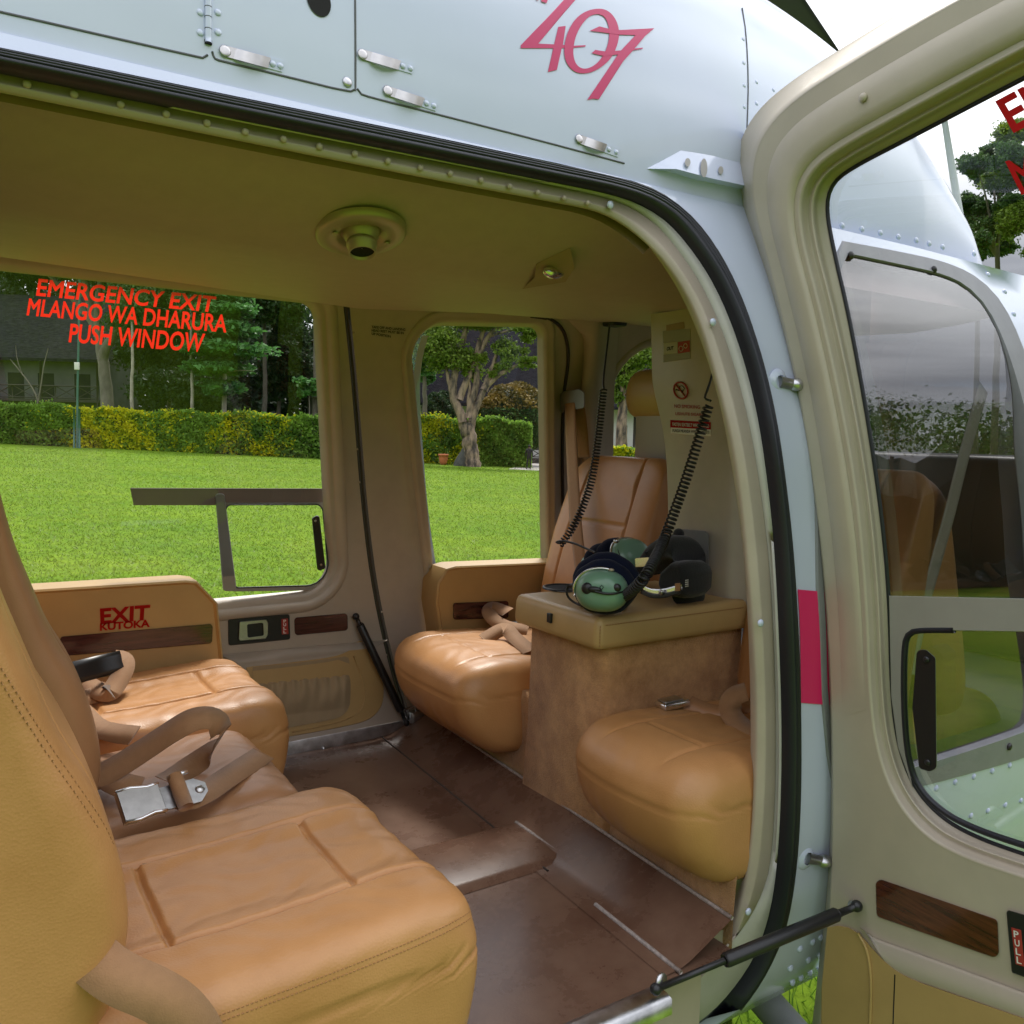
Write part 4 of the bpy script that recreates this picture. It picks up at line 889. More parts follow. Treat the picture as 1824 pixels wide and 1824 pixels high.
MB().ball(D(1520, 1613, .012), .010, None, 14, 10).obj('strut_mount', 'steel', ND)
MB().lathe([(.0, 0), (.014, 0), (.014, .004), (0, .004)], at(1176, 1748, Z=-.895), (0.2, -1, .1), 20).obj('strut_bracket', 'steel', HELI)
FA, FE = farw(634, 1098, -.02), farw(724, 1288, -.03)
v2 = FA - FE; strut('gas_strut', FE, FE + v2 * .12, FE + v2 * .93, FA, .0125)
MB().tube([farw(x, y, -.02) for x, y in [(716, 1266), (739, 1257), (742, 1275), (748, 1290)]], .003, 6).obj('strut_bracket', 'steel', HELI)

# ================================================================ seats
def smin(a, b): return np.minimum(a, b)
def cushion_disp(x0, x1, y0, y1, zt, seam_z, ya=None, yb=None, xa=None, xb=None, puff=.006):
    def f(P, Nn):
        X, Y, Z = P[..., 0], P[..., 1], P[..., 2]; top = np.clip((Nn[..., 2] - .35) / .4, 0, 1); d = np.zeros_like(X)
        d += puff * np.sin(np.clip((Y - y0) / (y1 - y0), 0, 1) * np.pi) * top
        side = 1 - np.clip((Nn[..., 2] - .5) / .3, 0, 1)
        d += side * groove(Z - seam_z, .0035, .005); d += side * groove(Z - seam_z + .011, .0018, .0013); 
        if ya is not None:
            lim = np.clip((xb + .12 - X) / .06, 0, 1) if xb > xa else 1
            for yy in (ya, yb): d += top * groove(Y - yy, .0045, .0095)
            mid = np.clip((Y - ya) / .05, 0, 1) * np.clip((yb - Y) / .05, 0, 1); mid = mid * mid * (3 - 2 * mid); mi2 = np.clip((Y - ya) / .006, 0, 1) * np.clip((yb - Y) / .006, 0, 1)
            for xx in (xa, xb): d += top * mi2 * groove(X - xx, .0042, .0095)
            d += -top * mid * .002 + top * (1 - mid) * .006
        d += .0011 * np.sin(X * 61 + 3 * np.sin(Y * 37)) * np.sin(Y * 53 + 2 * np.sin(X * 41)) * top
        return d
    return f
seat_prof = [(.02, -.86), (.0, -.75), (.02, -.645), (.10, -.632), (.30, -.630), (.46, -.620), (.54, -.614), (.585, -.635), (.600, -.69), (.592, -.76), (.575, -.83), (.54, -.875), (.3, -.885)]
def shift(P, dx, dz, sx=1.0): return [(x * sx + dx, z + dz) for x, z in P]
back_prof = [(.172, -.56), (.168, -.49), (.145, -.40), (.107, -.33), (.082, -.255), (.060, -.19), (.044, -.12), (.028, -.03), (.012, .05), (-.02, .085), (-.07, .09), (-.12, .05), (-.11, -.05), (-.08, -.2), (-.04, -.40), (-.01, -.62), (.02, -.74), (.06, -.775), (.105, -.74), (.145, -.65)]
def back_disp(y0, y1, amt=.006):
    def f(P, Nn):
        X, Y, Z = P[..., 0], P[..., 1], P[..., 2]; fr = np.clip((np.abs(Nn[..., 0]) - .2) / .4, 0, 1)
        d = amt * np.sin(np.clip((Y - y0) / (y1 - y0), 0, 1) * np.pi) * fr
        for yy in (y0 + .105, y1 - .105): d += fr * groove(Y - yy, .0045, .006)
        return d
    return f
SEATC = []
def rear_seat(y0, y1, dx, dz, m, seams, bdx=0.0, res=(300, 150)):
    g = sub('passenger_seat', base=(.2, (y0 + y1) / 2, -.9)); w = y1 - y0
    kw = dict(ya=y0 + .125, yb=y1 - .135, xa=.215 + dx, xb=.455 + dx) if seams else {}
    c_ = pad(shift(seat_prof, dx, dz), y0, y1, .055, res[0], res[1], disp=cushion_disp(0, .6, y0, y1, -.62 + dz, -.690 + dz, **kw)).obj('seat_cushion', m, g); SEATC.append((c_, g))
    b_ = pad(shift(back_prof, bdx, 0), y0 + .01, y1 - .01, .06, disp=back_disp(y0, y1)).obj('seat_backrest', m, g)
    MB().box((-.17 + bdx, y0 + .03, -.88), (-.02 + bdx, y1 - .03, .02), .02).obj('seat_shell', 'shell', g)
    return g
RN = rear_seat(.935, 1.425, 0, 0, 'leather', True, -.014, (560, 260))
RM = rear_seat(1.435, 1.86, -.06, -.012, 'leatherb', False, .028)
RF = rear_seat(1.865, 2.33, .055, .012, 'leather', True, .0)
# stitching on the near seat
_cu = SEATC[0][0]; _bk = [o for o in RN.children if o.name.startswith('seat_backrest')][0]
for k_ in (0, 12):
    stitch('seat_stitching', _cu, [(372, 1816 + k_), (500, 1768 + k_), (640, 1715 + k_), (760, 1666 + k_), (836, 1628 + k_), (850, 1608 + k_)], .0052, .0007, 'thread', RN)
stitch('seat_stitching', _bk, [(2, 1190), (40, 1250), (90, 1330), (140, 1400), (185, 1465), (205, 1510)], .0070, .0007, 'thread', RN)
stitch('seat_stitching', _bk, [(2, 1215), (40, 1275), (90, 1352), (140, 1420), (180, 1482)], .0070, .0007, 'thread', RN)
def edge_stitch(px, yv, n, parent, name='seat_stitching'):
    P = [at(x, y, Y=yv) for x, y in resample(smooth(px, 2), n)]; mb = MB()
    for i in range(0, n - 1): mb.tube([P[i], P[i] + (P[i + 1] - P[i]) * .55], .0011, 5)
    return mb.obj(name, 'thread', parent)
# wall-side armrest of the rear bench
ARM = sub('armrest', base=(.2, 2.3, -.6))
ap = [at(x, y, Y=2.335) for x, y in [(60, 1047), (345, 1032), (388, 1074), (396, 1172)]]
pa = [(-.33, ap[0][2]), (ap[1][0] - .02, ap[1][2]), (ap[1][0] + .01, ap[1][2] - .006), (ap[2][0], ap[2][2]), (ap[3][0] + .005, ap[3][2] - .02), (ap[3][0], -.70), (-.33, -.70)]
A_ = np.array([(x, 2.24, z) for x, z in pa]); rows = []
for y, o in ((2.235, -.008), (2.228, -.001), (2.228, 0)):
    pass
Q = np.array(pa); rows = [[(x, 2.339, z) for x, z in offset(Q, -.012)], [(x, 2.331, z) for x, z in offset(Q, -.006)], [(x, 2.335, z) for x, z in offset(Q, -.001)], [(x, 2.345, z) for x, z in Q], [(x, 2.425, z) for x, z in Q]]
mb = MB().grid(rows, cv=True); Vr, Fr = region(offset(Q, -.012), [], 0); mb.add([(a, 2.339, b) for a, b in Vr], Fr); mb.obj('armrest_pad', 'lid', ARM, auto=40)
ay = lambda x, y, o=0.0: at(x, y, Y=2.338 + o)
plate('wood_inlay', [(108, 1135), (378, 1112), (377, 1145), (108, 1168)], ay, 'woodr', ARM, .004, rad=5)
text('exit_lettering', 'EXIT', [(178, 1084), (268, 1077), (266, 1104), (179, 1112)], lambda a, b: ay(a, b, -.0015), 'redtxt' if False else 'red', ARM, bold=.035)
text('exit_lettering', 'KUTOKA', [(178, 1110), (267, 1103), (267, 1117), (178, 1124)], lambda a, b: ay(a, b, -.0015), 'red', ARM, bold=.04)

# front, aft-facing seats
front_prof = [(1.66, -.615), (1.4, -.602), (1.28, -.592), (1.17, -.588), (1.10, -.602), (1.062, -.645), (1.066, -.70), (1.095, -.765), (1.15, -.815), (1.215, -.845), (1.5, -.84), (1.66, -.80)]
fback = [(1.60, -.66), (1.615, -.5), (1.655, -.35), (1.71, -.2), (1.755, -.09), (1.785, -.055), (1.83, -.06), (1.85, -.12), (1.83, -.3), (1.78, -.5), (1.76, -.66)]
def front_seat(y0, y1, m, headrest, narrow, co, ci):
    g = sub('passenger_seat', base=(1.4, (y0 + y1) / 2, -.9))
    def fdisp(P, Nn):
        X, Y, Z = P[..., 0], P[..., 1], P[..., 2]; top = np.clip((Nn[..., 2] - .3) / .4, 0, 1); d = .005 * np.sin(np.clip((Y - y0) / (y1 - y0), 0, 1) * np.pi) * top
        side = 1 - np.clip((Nn[..., 2] - .5) / .3, 0, 1)
        d += side * groove(Z + .672, .0032, .004) + side * groove(Z + .684, .0015, .0012)
        for yy in (y0 + .10, y1 - .12): d += top * groove(Y - yy, .0042, .006) * np.clip((X - 1.10) / .05, 0, 1)
        d += groove(X - 1.21, .0042, .005) * top * np.clip((Y - y0 - .10) / .006, 0, 1) * np.clip((y1 - .12 - Y) / .006, 0, 1)
        d += .0010 * np.sin(X * 48 + 2.6 * np.sin(Y * 33)) * np.sin(Y * 44 + 2 * np.sin(X * 30)) * top
        # creases where the cover is tucked under the nose
        low = np.clip((-.70 - Z) / .1, 0, 1); d += low * .003 * np.sin(Y * 70 + 3 * np.sin(Y * 19)) * np.clip((1.15 - X) / .1, 0, 1)
        return d
    cq = pad(front_prof, y0, y1, .065, disp=fdisp)
    for q_ in cq.v:
        w_ = np.clip((1.36 - q_[:, 0]) / .30, 0, 1) ** 1.2
        q_[:, 0] += w_ * (co * np.clip((q_[:, 1] - (y0 + y1) / 2) / ((y1 - y0) / 2), 0, 1) ** 2.2 + ci * np.clip(((y0 + y1) / 2 - q_[:, 1]) / ((y1 - y0) / 2), 0, 1) ** 2.2)
    cq.obj('seat_cushion', m, g)
    yc, hw = (y0 + y1) / 2, (y1 - y0) / 2
    def bdisp(P, Nn):
        X, Y, Z = P[..., 0], P[..., 1], P[..., 2]; fr = np.clip((-Nn[..., 0] - .2) / .4, 0, 1); mid = np.clip((hw - .115 - np.abs(Y - yc)) / .012, 0, 1)
        d = .006 * np.cos(np.clip((Y - yc) / hw, -1, 1) * np.pi / 2) * fr
        for s in (-1, 1): d += fr * groove((Y - yc) * s - (hw - .115), .0042, .007)
        for zz_ in (-.262,): d += fr * mid * groove(Z - zz_, .0042, .008)
        d += fr * mid * (.0035 * np.sin((Y * 30 - Z * 42)) * np.exp(-((Z + .16) / .08) ** 2))
        return d
    o = pad(fback, y0 + .015, y1 - .015 + (0 if narrow else .035), .07, disp=bdisp)
    if narrow:
        for i in range(len(o.v)):
            P = o.v[i]; k = np.interp(P[:, 2], [-.6, -.3, -.1, -.05], [1, 1, .90, .82]); P[:, 1] = yc + (P[:, 1] - yc) * k
    o.obj('seat_backrest', m, g)
    if headrest:
        hp_ = [(1.84, .10), (1.835, .15), (1.85, .20), (1.885, .225), (1.93, .21), (1.945, .15), (1.94, .09), (1.90, .062), (1.86, .066)]
        hy = at(1105, 700, X=1.85)[1]; pad(hp_, hy - .36, hy, .075).obj('headrest', 'lid', g)
        MB().box((1.86, hy - .30, -.12), (1.93, hy - .06, .09), .015).obj('headrest_support', 'shell', g)
    return g
FF = front_seat(1.835, 2.335, 'leather', True, True, .055, .01)
FN = front_seat(1.055, 1.445, 'leather', False, False, .05, .03)
# wall-side armrest of the front seat
ARM2 = sub('armrest', base=(1.5, 2.3, -.6))
fp = [at(x, y, Y=2.335) for x, y in [(962, 1004), (812, 1008), (795, 1013), (779, 1038), (776, 1075), (784, 1125)]]
pa2 = [(1.80, fp[0][2])] + [(p[0], p[2]) for p in fp[1:]] + [(fp[-1][0] + .01, -.72), (1.80, -.72)]
Q = np.array(pa2); rows = [[(x, 2.339, z) for x, z in offset(Q, -.012)], [(x, 2.331, z) for x, z in offset(Q, -.006)], [(x, 2.335, z) for x, z in offset(Q, -.001)], [(x, 2.345, z) for x, z in Q], [(x, 2.430, z) for x, z in Q]]
mb = MB().grid(rows, cv=True); Vr, Fr = region(offset(Q, -.012), [], 0); mb.add([(a, 2.339, b) for a, b in Vr], Fr); mb.obj('armrest_pad', 'lid', ARM2, auto=40)
plate('wood_inlay', [(808, 1075), (905, 1071), (905, 1100), (808, 1103)], lambda x, y, o=0.0: at(x, y, Y=2.338 + o), 'woodr', ARM2, .004, rad=4)

# ---- console
CON = sub('console', base=(1.4, 1.62, -.94))
cyA, cyB, cxA, cxB = 1.472, 1.765, 1.222, 1.66
rows = []
for z in np.linspace(-.92, -.46, 8):
    k = np.interp(z, [-.92, -.70, -.46], [.03, .008, 0]); rows.append([(cxB, cyB + k, z), (cxA + .008, cyB + k, z), (cxA, cyB + k - .008, z), (cxA + .001 * 0, cyA + .012 - k, z), (cxA + .012, cyA - k, z), (cxB, cyA - k, z)])
MB().grid(rows).obj('console_body', 'carpet', CON, auto=50)
lidb = MB(); 
lidp = rpoly([(1.188, 1.456), (1.655, 1.456), (1.655, 1.783), (1.188, 1.783)], [.014, .004, .004, .014], 7)
levels = [(0, -.462), (.004, -.458), (.006, -.448), (.004, -.41), (.0, -.400), (-.006, -.3955), (-.016, -.394)]
rows = []
for o_, z in levels:
    q = offset(lidp, o_)
    rows.append([(x, y, z + np.interp(x, [1.16, 1.22, 1.7], [.0, .004, .004]) * (z > -.43)) for x, y in q])
lidb.grid(rows, cv=True); Vr, Fr = region(offset(lidp, -.016), [], .04); lidb.add([(x, y, -.394 + np.interp(x, [1.16, 1.22, 1.7], [.0, .004, .004])) for x, y in Vr], Fr)
lidb.obj('console_lid', 'lid', CON, auto=55)
stc = [(1.19, 1.4285), (1.24, 1.4285)] + [(x, 1.4285) for x in np.linspace(1.25, 1.66, 60)]
mb = MB()
for i in range(54):
    x = 1.185 + i * .0081; z = -.408 ; mb.tube([(x + .02, 1.4502, z), (x + .025, 1.4502, z)], .0009, 5)
for i in range(7): mb.tube([(1.190, 1.4512, -.455 + i * .007), (1.190, 1.4512, -.4505 + i * .007)], .0009, 5)
mb.obj('lid_stitching', 'thread', CON)
MB().box((1.177, at(980, 1100, X=1.182)[1] - .008, at(980, 1109, X=1.182)[2]), (1.184, at(980, 1100, X=1.182)[1] + .008, at(980, 1092, X=1.182)[2]), .0015).obj('power_socket', 'black', CON)
cup = at(1003, 1048, Z=-.389)
CH_ = sub('cup_holder', CON, cup)
MB().lathe([(.054, 0), (.053, .004), (.049, .005), (.046, .003), (.045, .0012)], cup, (0, 0, 1), 40).obj('holder_ring', 'black', CH_)
MB().lathe([(.0455, .0014), (.001, .0012)], cup, (0, 0, 1), 40).obj('holder_well', 'dark', CH_)

# ---- pilot seat
PS = sub('pilot_seat', base=(2.0, 1.4, -.7))
pb = [(1.86, -.10), (1.92, -.06), (1.99, -.075), (2.04, -.16), (2.10, -.35), (2.16, -.52), (2.19, -.66), (2.10, -.70), (1.98, -.66), (1.88, -.4), (1.84, -.2)]
pad(shift(pb, -.04, 0), 1.135, 1.56, .07, 140, 60, disp=lambda P, Nn: groove(P[..., 1] - 1.23, .004, .005) * np.clip(np.abs(Nn[..., 0]) * 3, 0, 1)).obj('seat_backrest', 'leather', PS)
pcs = [(2.02, -.64), (2.25, -.625), (2.38, -.62), (2.45, -.66), (2.47, -.73), (2.44, -.80), (2.2, -.82), (2.02, -.80)]
pad(shift(pcs, -.16, 0), 1.125, 1.58, .07, 90, 30).obj('seat_cushion', 'lid', PS)
pS = [at(1752, 690, Y=1.125), at(1720, 800, Y=1.115), at(1690, 920, Y=1.105), at(1650, 1062, Y=1.10), at(1620, 1200, Y=1.10)]
ribbon(resample(np.array(pS), 30), (1, .1, 0), .052).obj('seat_belt', 'sillgrey', PS)
MB().box((1.72, 1.35, -.02), (1.80, 1.42, .36), .01).obj('seat_post', 'greyfab', PS)

# ---- belts
def belt(parent, segs, base):
    b = sub('seat_belt', parent, base)
    return b
# shoulder strap of the far front seat: guide and webbing
SBf = belt(HELI, None, at(1018, 720, X=1.70))
gd = at(1019, 712, X=1.74)
gb = [at(1000, 701, X=1.735), at(1036, 697, X=1.735)]
plate('belt_guide', [(998, 704), (1004, 698), (1032, 694), (1040, 700), (1040, 726), (1026, 729), (1024, 716), (1006, 719), (1004, 733), (998, 735)], lambda x, y, o=0.0: at(x, y, X=1.74 + o), 'greyfr', SBf, .022, rad=2.5, off=.01)
P = [at(x, y, X=X_) for x, y, X_ in [(1015, 712, 1.735), (1016, 760, 1.715), (1019, 820, 1.69), (1022, 880, 1.655), (1026, 940, 1.615), (1034, 1010, 1.585), (1040, 1060, 1.57)]]
ribbon(resample(smooth(P, 2), 40), (0, -1, 0), .052).obj('belt_webbing', 'strap', SBf)
P = [at(x, y, X=X_) for x, y, X_ in [(1030, 715, 1.76), (1036, 760, 1.77), (1040, 815, 1.78)]]
ribbon(resample(smooth(P, 2), 20), (.35, -1, 0), .045).obj('belt_webbing', 'strap', SBf)
def zbelt(name, pts, w, wd, parent, m='strap', it=2):
    """webbing lying over a seat: pts = (px, py, height)"""
    P = resample(smooth([at(x, y, Z=z) for x, y, z in pts], it), 60); return ribbon(P, zface(P), w).obj(name, m, parent)
# loose lap belt on the far front seat
zbelt('belt_webbing', [(905, 1090, -.545), (878, 1080, -.545), (868, 1088, -.55), (880, 1106, -.57), (905, 1118, -.585), (940, 1124, -.59)], .045, (.4, .35, .8), SBf)
zbelt('belt_webbing', [(945, 1160, -.585), (915, 1135, -.58), (903, 1120, -.565), (890, 1122, -.568), (862, 1140, -.59)], .045, (.55, .75, .3), SBf)
MB().box((-.03, -.012, -.006), (.03, .012, .006), .003, np.eye(3), at(922, 1110, Z=-.585)).obj('belt_tongue', 'black', SBf)
# near front seat: buckle and strap
SBn = belt(HELI, None, at(1240, 1250, Z=-.58))
bkc = at(1198, 1254, Z=-.585); ax1 = np.array([.93, -.10, .06]); ax1 /= np.linalg.norm(ax1); ax2 = np.cross([0, 0, 1.0], ax1); ax2 /= np.linalg.norm(ax2); ax3 = np.cross(ax1, ax2)
MB().box((-.036, -.02, -.006), (.036, .02, .010), .005, np.array([ax1, ax2, ax3]), bkc).obj('belt_buckle', 'chrome', SBn)
MB().box((-.030, -.015, .010), (.020, .015, .0135), .002, np.array([ax1, ax2, ax3]), bkc).obj('buckle_flap', 'satin', SBn)
zbelt('belt_webbing', [(1225, 1252, -.585), (1262, 1268, -.595), (1290, 1270, -.592), (1308, 1262, -.585), (1330, 1256, -.575), (1380, 1262, -.56)], .04, (.3, 1, .35), SBn, 'leatherb')
zbelt('belt_webbing', [(1330, 1232, -.53), (1308, 1238, -.54), (1298, 1256, -.56), (1304, 1278, -.585), (1330, 1302, -.592), (1380, 1322, -.592)], .045, (.6, .3, .9), SBn)
# rear bench belts
SBm = belt(HELI, None, at(300, 1400, Z=-.60))
zbelt('belt_webbing', [(158, 1392, -.60), (200, 1372, -.585), (262, 1332, -.55), (322, 1292, -.51), (352, 1278, -.50), (380, 1278, -.505), (394, 1296, -.525), (392, 1320, -.56), (372, 1344, -.60), (330, 1372, -.622), (298, 1392, -.612)], .046, (.35, .9, -.25), SBm)
zbelt('belt_webbing', [(470, 1342, -.618), (440, 1362, -.616), (400, 1388, -.612), (366, 1412, -.604), (340, 1420, -.594), (322, 1422, -.600), (330, 1412, -.61)], .046, (.75, .75, .1), SBm)
zbelt('belt_webbing', [(170, 1360, -.60), (190, 1385, -.60), (215, 1398, -.60), (250, 1406, -.61)], .046, (.6, .6, .3), SBm)
# lift-lever buckle
bc = at(253, 1432, Z=-.585); bx = at(300, 1418, Z=-.585) - at(215, 1440, Z=-.585); bx /= np.linalg.norm(bx); by = np.cross(-ray(253, 1432) * .8 + np.array([0, 0, .6]), bx); by /= np.linalg.norm(by); bz_ = np.cross(bx, by)
BA = np.array([bx, by, bz_])
bq = [(-.034, -.026), (-.012, -.027), (.012, -.022), (.030, -.024), (.030, .024), (.012, .022), (-.012, .027), (-.034, .026)]
bk_ = MB(); k = len(bq)
lay = [(.9, -.006), (1.0, -.004), (1.0, .006), (.95, .0085)]
bk_.grid([[bc + bx * a * s + by * b * s + bz_ * h for a, b in bq] for s, h in lay], cv=True); bk_.f += [tuple(range(3 * k, 4 * k)), tuple(range(k - 1, -1, -1))]
bk_.obj('belt_buckle', 'satin', SBm, auto=40)
for s in (-1, 1):
    MB().tube([bc + bx * a + by * (b * s * 1.02) + bz_ * .007 for a, b in [(-.034, .0265), (-.012, .0275), (.012, .0225), (.031, .0245)]], .0025, 8).obj('buckle_rim', 'chrome', SBm)
tc_ = bc + bx * .062 - bz_ * .002
tq = [(-.034, -.020), (.026, -.022), (.042, -.006), (.042, .010), (.026, .022), (-.034, .020)]
mb = MB(); mb.grid([[tc_ + bx * a + by * b + bz_ * h for a, b in tq] for h in (-.0015, .0015)], cv=True); mb.f += [tuple(range(6, 12)), tuple(range(5, -1, -1))]; mb.obj('belt_tongue', 'steel', SBm, smooth=False)
rivet_parts('tongue_rivet', [tc_ + bx * .030 + bz_ * .002], bz_, .008, .4, 'satin', SBm)
MB().tube([tc_ + by * s * .030 + bz_ * .010 + bx * (-.004) for s in (-1, 1)], .012, 14).obj('tongue_wrap', 'strap', SBm)
MB().tube([tc_ + bx * (-.018) + by * .026 + bz_ * .014, tc_ + bx * .016 + by * .030 + bz_ * .014], .0035, 8).obj('buckle_rim', 'chrome', SBm)
# far rear belt
SBr = belt(HELI, None, at(170, 1190, Z=-.58))
zbelt('belt_webbing', [(150, 1215, -.585), (190, 1240, -.595), (206, 1222, -.585), (222, 1192, -.56), (222, 1174, -.545), (205, 1172, -.54)], .045, (.6, .2, .9), SBr)
zbelt('belt_webbing', [(140, 1245, -.598), (175, 1236, -.600), (198, 1220, -.598)], .045, (.1, 1, .2), SBr)
zbelt('belt_webbing', [(140, 1262, -.60), (170, 1296, -.602), (205, 1306, -.602), (240, 1310, -.602)], .045, (.5, .7, .1), SBr)
sl = [at(x, y, Z=-.545) for x, y in [(110, 1204), (214, 1178)]]
v3 = sl[1] - sl[0]; ribbon(np.array([sl[0], sl[0] + v3 * .5, sl[1]]), (.05, .35, .9), .05, .014).obj('belt_sleeve', 'black', SBr)
# strap hanging beside the near rear cushion
SBx = belt(HELI, None, at(260, 1790, Z=-.66))
P = resample(smooth([at(120, 1660, Y=.98), at(170, 1712, Y=.955), at(215, 1745, Y=.930), at(275, 1768, Y=.915), at(325, 1800, Y=.908), at(360, 1850, Y=.906), at(380, 1930, Y=.905)], 2), 50)
ribbon(P, zface(P, .9), .05).obj('belt_webbing', 'strap', SBx)

# ================================================================ headsets (lie on the console)
def cup_(parent, c, axis, r, h, name='ear_cup'):
    """domed shell, its rim and the plush ear seal; axis points out of the shell"""
    n = np.array(axis, float); n /= np.linalg.norm(n); a = np.cross(n, [0, 0, 1.0]); a /= np.linalg.norm(a); b = np.cross(a, n)
    B = np.array([a, b, n]); rows = []
    for t in np.linspace(0, 1, 16):
        f = math.cos(t * math.pi / 2) ** .62; rows.append([c + a * r[0] * f * math.copysign(abs(math.cos(k)) ** .88, math.cos(k)) + b * r[1] * f * math.copysign(abs(math.sin(k)) ** .88, math.sin(k)) + n * h * math.sin(t * math.pi / 2) ** 1.1 for k in np.linspace(0, 2 * np.pi, 40, endpoint=False)])
    back = [c + a * r[0] * .96 * math.cos(k) + b * r[1] * .96 * math.sin(k) - n * .012 for k in np.linspace(0, 2 * np.pi, 40, endpoint=False)]
    return MB().grid([back] + rows, cv=True).obj(name, 'green', parent), B
def seal_(parent, c, B, r, th, dep):
    a, b, n = B; rows = []
    for k in np.linspace(0, 2 * np.pi, 44, endpoint=False):
        ctr = c + a * (r[0] - th * .7) * math.cos(k) + b * (r[1] - th * .7) * math.sin(k); rad = a * math.cos(k) + b * math.sin(k); rad /= np.linalg.norm(rad)
        wob = 1 + .05 * math.sin(5 * k) + .03 * math.sin(11 * k + 1)
        rows.append([ctr + rad * th * wob * math.cos(q) + n * dep * math.sin(q) for q in np.linspace(0, 2 * np.pi, 14, endpoint=False)])
    return MB().grid(rows, cu=True, cv=True).obj('ear_seal', 'navy', parent)
LZ = -.388
hA = thing('headset', 'front headset on the console, sage green cup facing out, cord crossing the no smoking panel', 'headset', at(1080, 1080, Z=LZ), group='aviation headsets on the console')
cA = at(1072, 1052, Z=LZ + .058); axA = (-ray(1072, 1052) + np.array([-.25, 0, .10])); axA[2] *= .4
c1, B1 = cup_(hA, cA, axA, (.058, .046), .040)
for k, (o_, s_) in enumerate([(-.026, 1.10), (-.055, 1.20)]):
    seal_(hA, cA + B1[2] * o_ + np.array([0, 0, .006 + .010 * k]), B1, (.058 * s_, .050 * s_), .021, .018)
cB = cA + B1[2] * -.115 + B1[0] * .012 * 0 + np.array([.004, 0, .022]) ; 
axB = -B1[2] * .35 + np.array([.45, -.25, .35])
# fittings of the front cup
fit = lambda x, y, k=.02: solve(x, y, lambda p: ((p - cA) @ B1[2]) - .040 * max(0, 1 - (((p - cA) @ B1[0]) / .058) ** 2 - (((p - cA) @ B1[1]) / .046) ** 2) ** .5 - .001, .8, 2.2, 400)
MB().ball(fit(1046, 1048), (.013, .013, .007), B1, 14, 10).obj('cup_boss', 'black', hA)
MB().ball(fit(1058, 1050), (.016, .007, .005), B1, 14, 10).obj('cup_boss', 'black', hA)
MB().ball(fit(1098, 1047), (.0105, .0095, .006), B1, 14, 10).obj('volume_knob', 'black', hA)
MB().tube([fit(x, y) + B1[2] * .001 for x, y in [(1064, 1053), (1068, 1047), (1072, 1042), (1075, 1046), (1071, 1051), (1069, 1047), (1073, 1055)]], .0010, 5).obj('cup_scribble', 'black', hA)
MB().tube(smooth([fit(x, y) + B1[2] * .004 for x, y in [(1060, 1053), (1080, 1058), (1100, 1057), (1118, 1050)]] + [at(1125, 1046, Z=LZ + .075)], 2), .0028, 8).obj('mic_boom', 'black', hA)
yk_ = [cA + B1[0] * .060 * math.cos(t) + B1[1] * .049 * math.sin(t) + B1[2] * .008 for t in np.linspace(-.3, 1.9, 24)]
MB().tube(yk_, .0030, 8).obj('yoke_wire', 'chrome', hA)
MB().ball(yk_[-1], (.007, .004, .005), B1, 10, 8).obj('yoke_clip', 'brass', hA)
cable = [at(1027, 1042, Z=LZ + .055), at(1011, 1044, Z=LZ + .045), at(1008, 1056, Z=LZ + .03), at(1016, 1070, Z=LZ + .012), at(1040, 1081, Z=LZ + .006), at(1070, 1086, Z=LZ + .006), at(1090, 1082, Z=LZ + .014)]
MB().tube(resample(smooth(cable, 3), 50), .0028, 8).obj('headset_cable', 'black', hA)
MB().tube([at(1011, 1044, Z=LZ + .047), at(1030, 1041, Z=LZ + .056)], [.004, .007], 10).obj('cable_boot', 'black', hA)
cd2 = [at(1083, 1077, Z=LZ + .022), at(1110, 1064, Z=LZ + .045), at(1136, 1044, Z=LZ + .085), at(1155, 1020, Z=LZ + .12), at(1180, 970, X=1.36), at(1200, 915, X=1.40), at(1220, 860, X=1.44), at(1242, 790, X=1.48), at(1262, 722, X=1.50)]
coil(cd2, .0105, .0025, .0104).obj('coiled_cord', 'black', hA)
MB().tube(resample(smooth([at(1266, 714, X=1.50), at(1254, 710, X=1.50), at(1258, 700, X=1.50), at(1268, 672, X=1.52), at(1276, 620, X=1.54), at(1274, 580, X=1.55)], 2), 30), .0028, 8).obj('cord_lead', 'black', hA)
MB().box((-.055, -.03, -.0), (.055, .03, .012), .005, np.array([B1[0], np.cross([0, 0, 1.], B1[0]), [0, 0, 1.]]), at(1075, 1078, Z=LZ)).obj('headset_strap', 'fleece', hA)

hB = thing('headset', 'second green eared headset lying behind, with black fleece headband towards the grey wall pad', 'headset', at(1180, 1050, Z=LZ), group='aviation headsets on the console')
cC = at(1122, 990, Z=LZ + .078); axC = np.array([-.05, -.75, .55])
c2, B2 = cup_(hB, cC, axC, (.060, .048), .036)
seal_(hB, cC - B2[2] * .032 + np.array([-.004, .01, .004]), B2, (.068, .058), .024, .02)
seal_(hB, cC - B2[2] * .075 + np.array([-.012, .02, .012]), B2, (.066, .056), .024, .02)
cup_(hB, cC - B2[2] * .115 + np.array([-.016, .02, .02]), -B2[2], (.058, .046), .036)
MB().tube([cC + B2[0] * .062 * math.cos(t) + B2[1] * .051 * math.sin(t) + B2[2] * .006 for t in np.linspace(-.9, 2.0, 26)], .0032, 8).obj('yoke_wire', 'chrome', hB)
MB().tube([cC + B2[0] * .050 * math.cos(t) + B2[1] * .040 * math.sin(t) + B2[2] * .022 for t in np.linspace(-.6, 1.4, 20)], .0014, 6).obj('yoke_wire', 'black', hB)
MB().ball(at(1098, 964, Z=LZ + .125), (.010, .005, .006), None, 12, 8).obj('yoke_clip', 'chrome', hB)
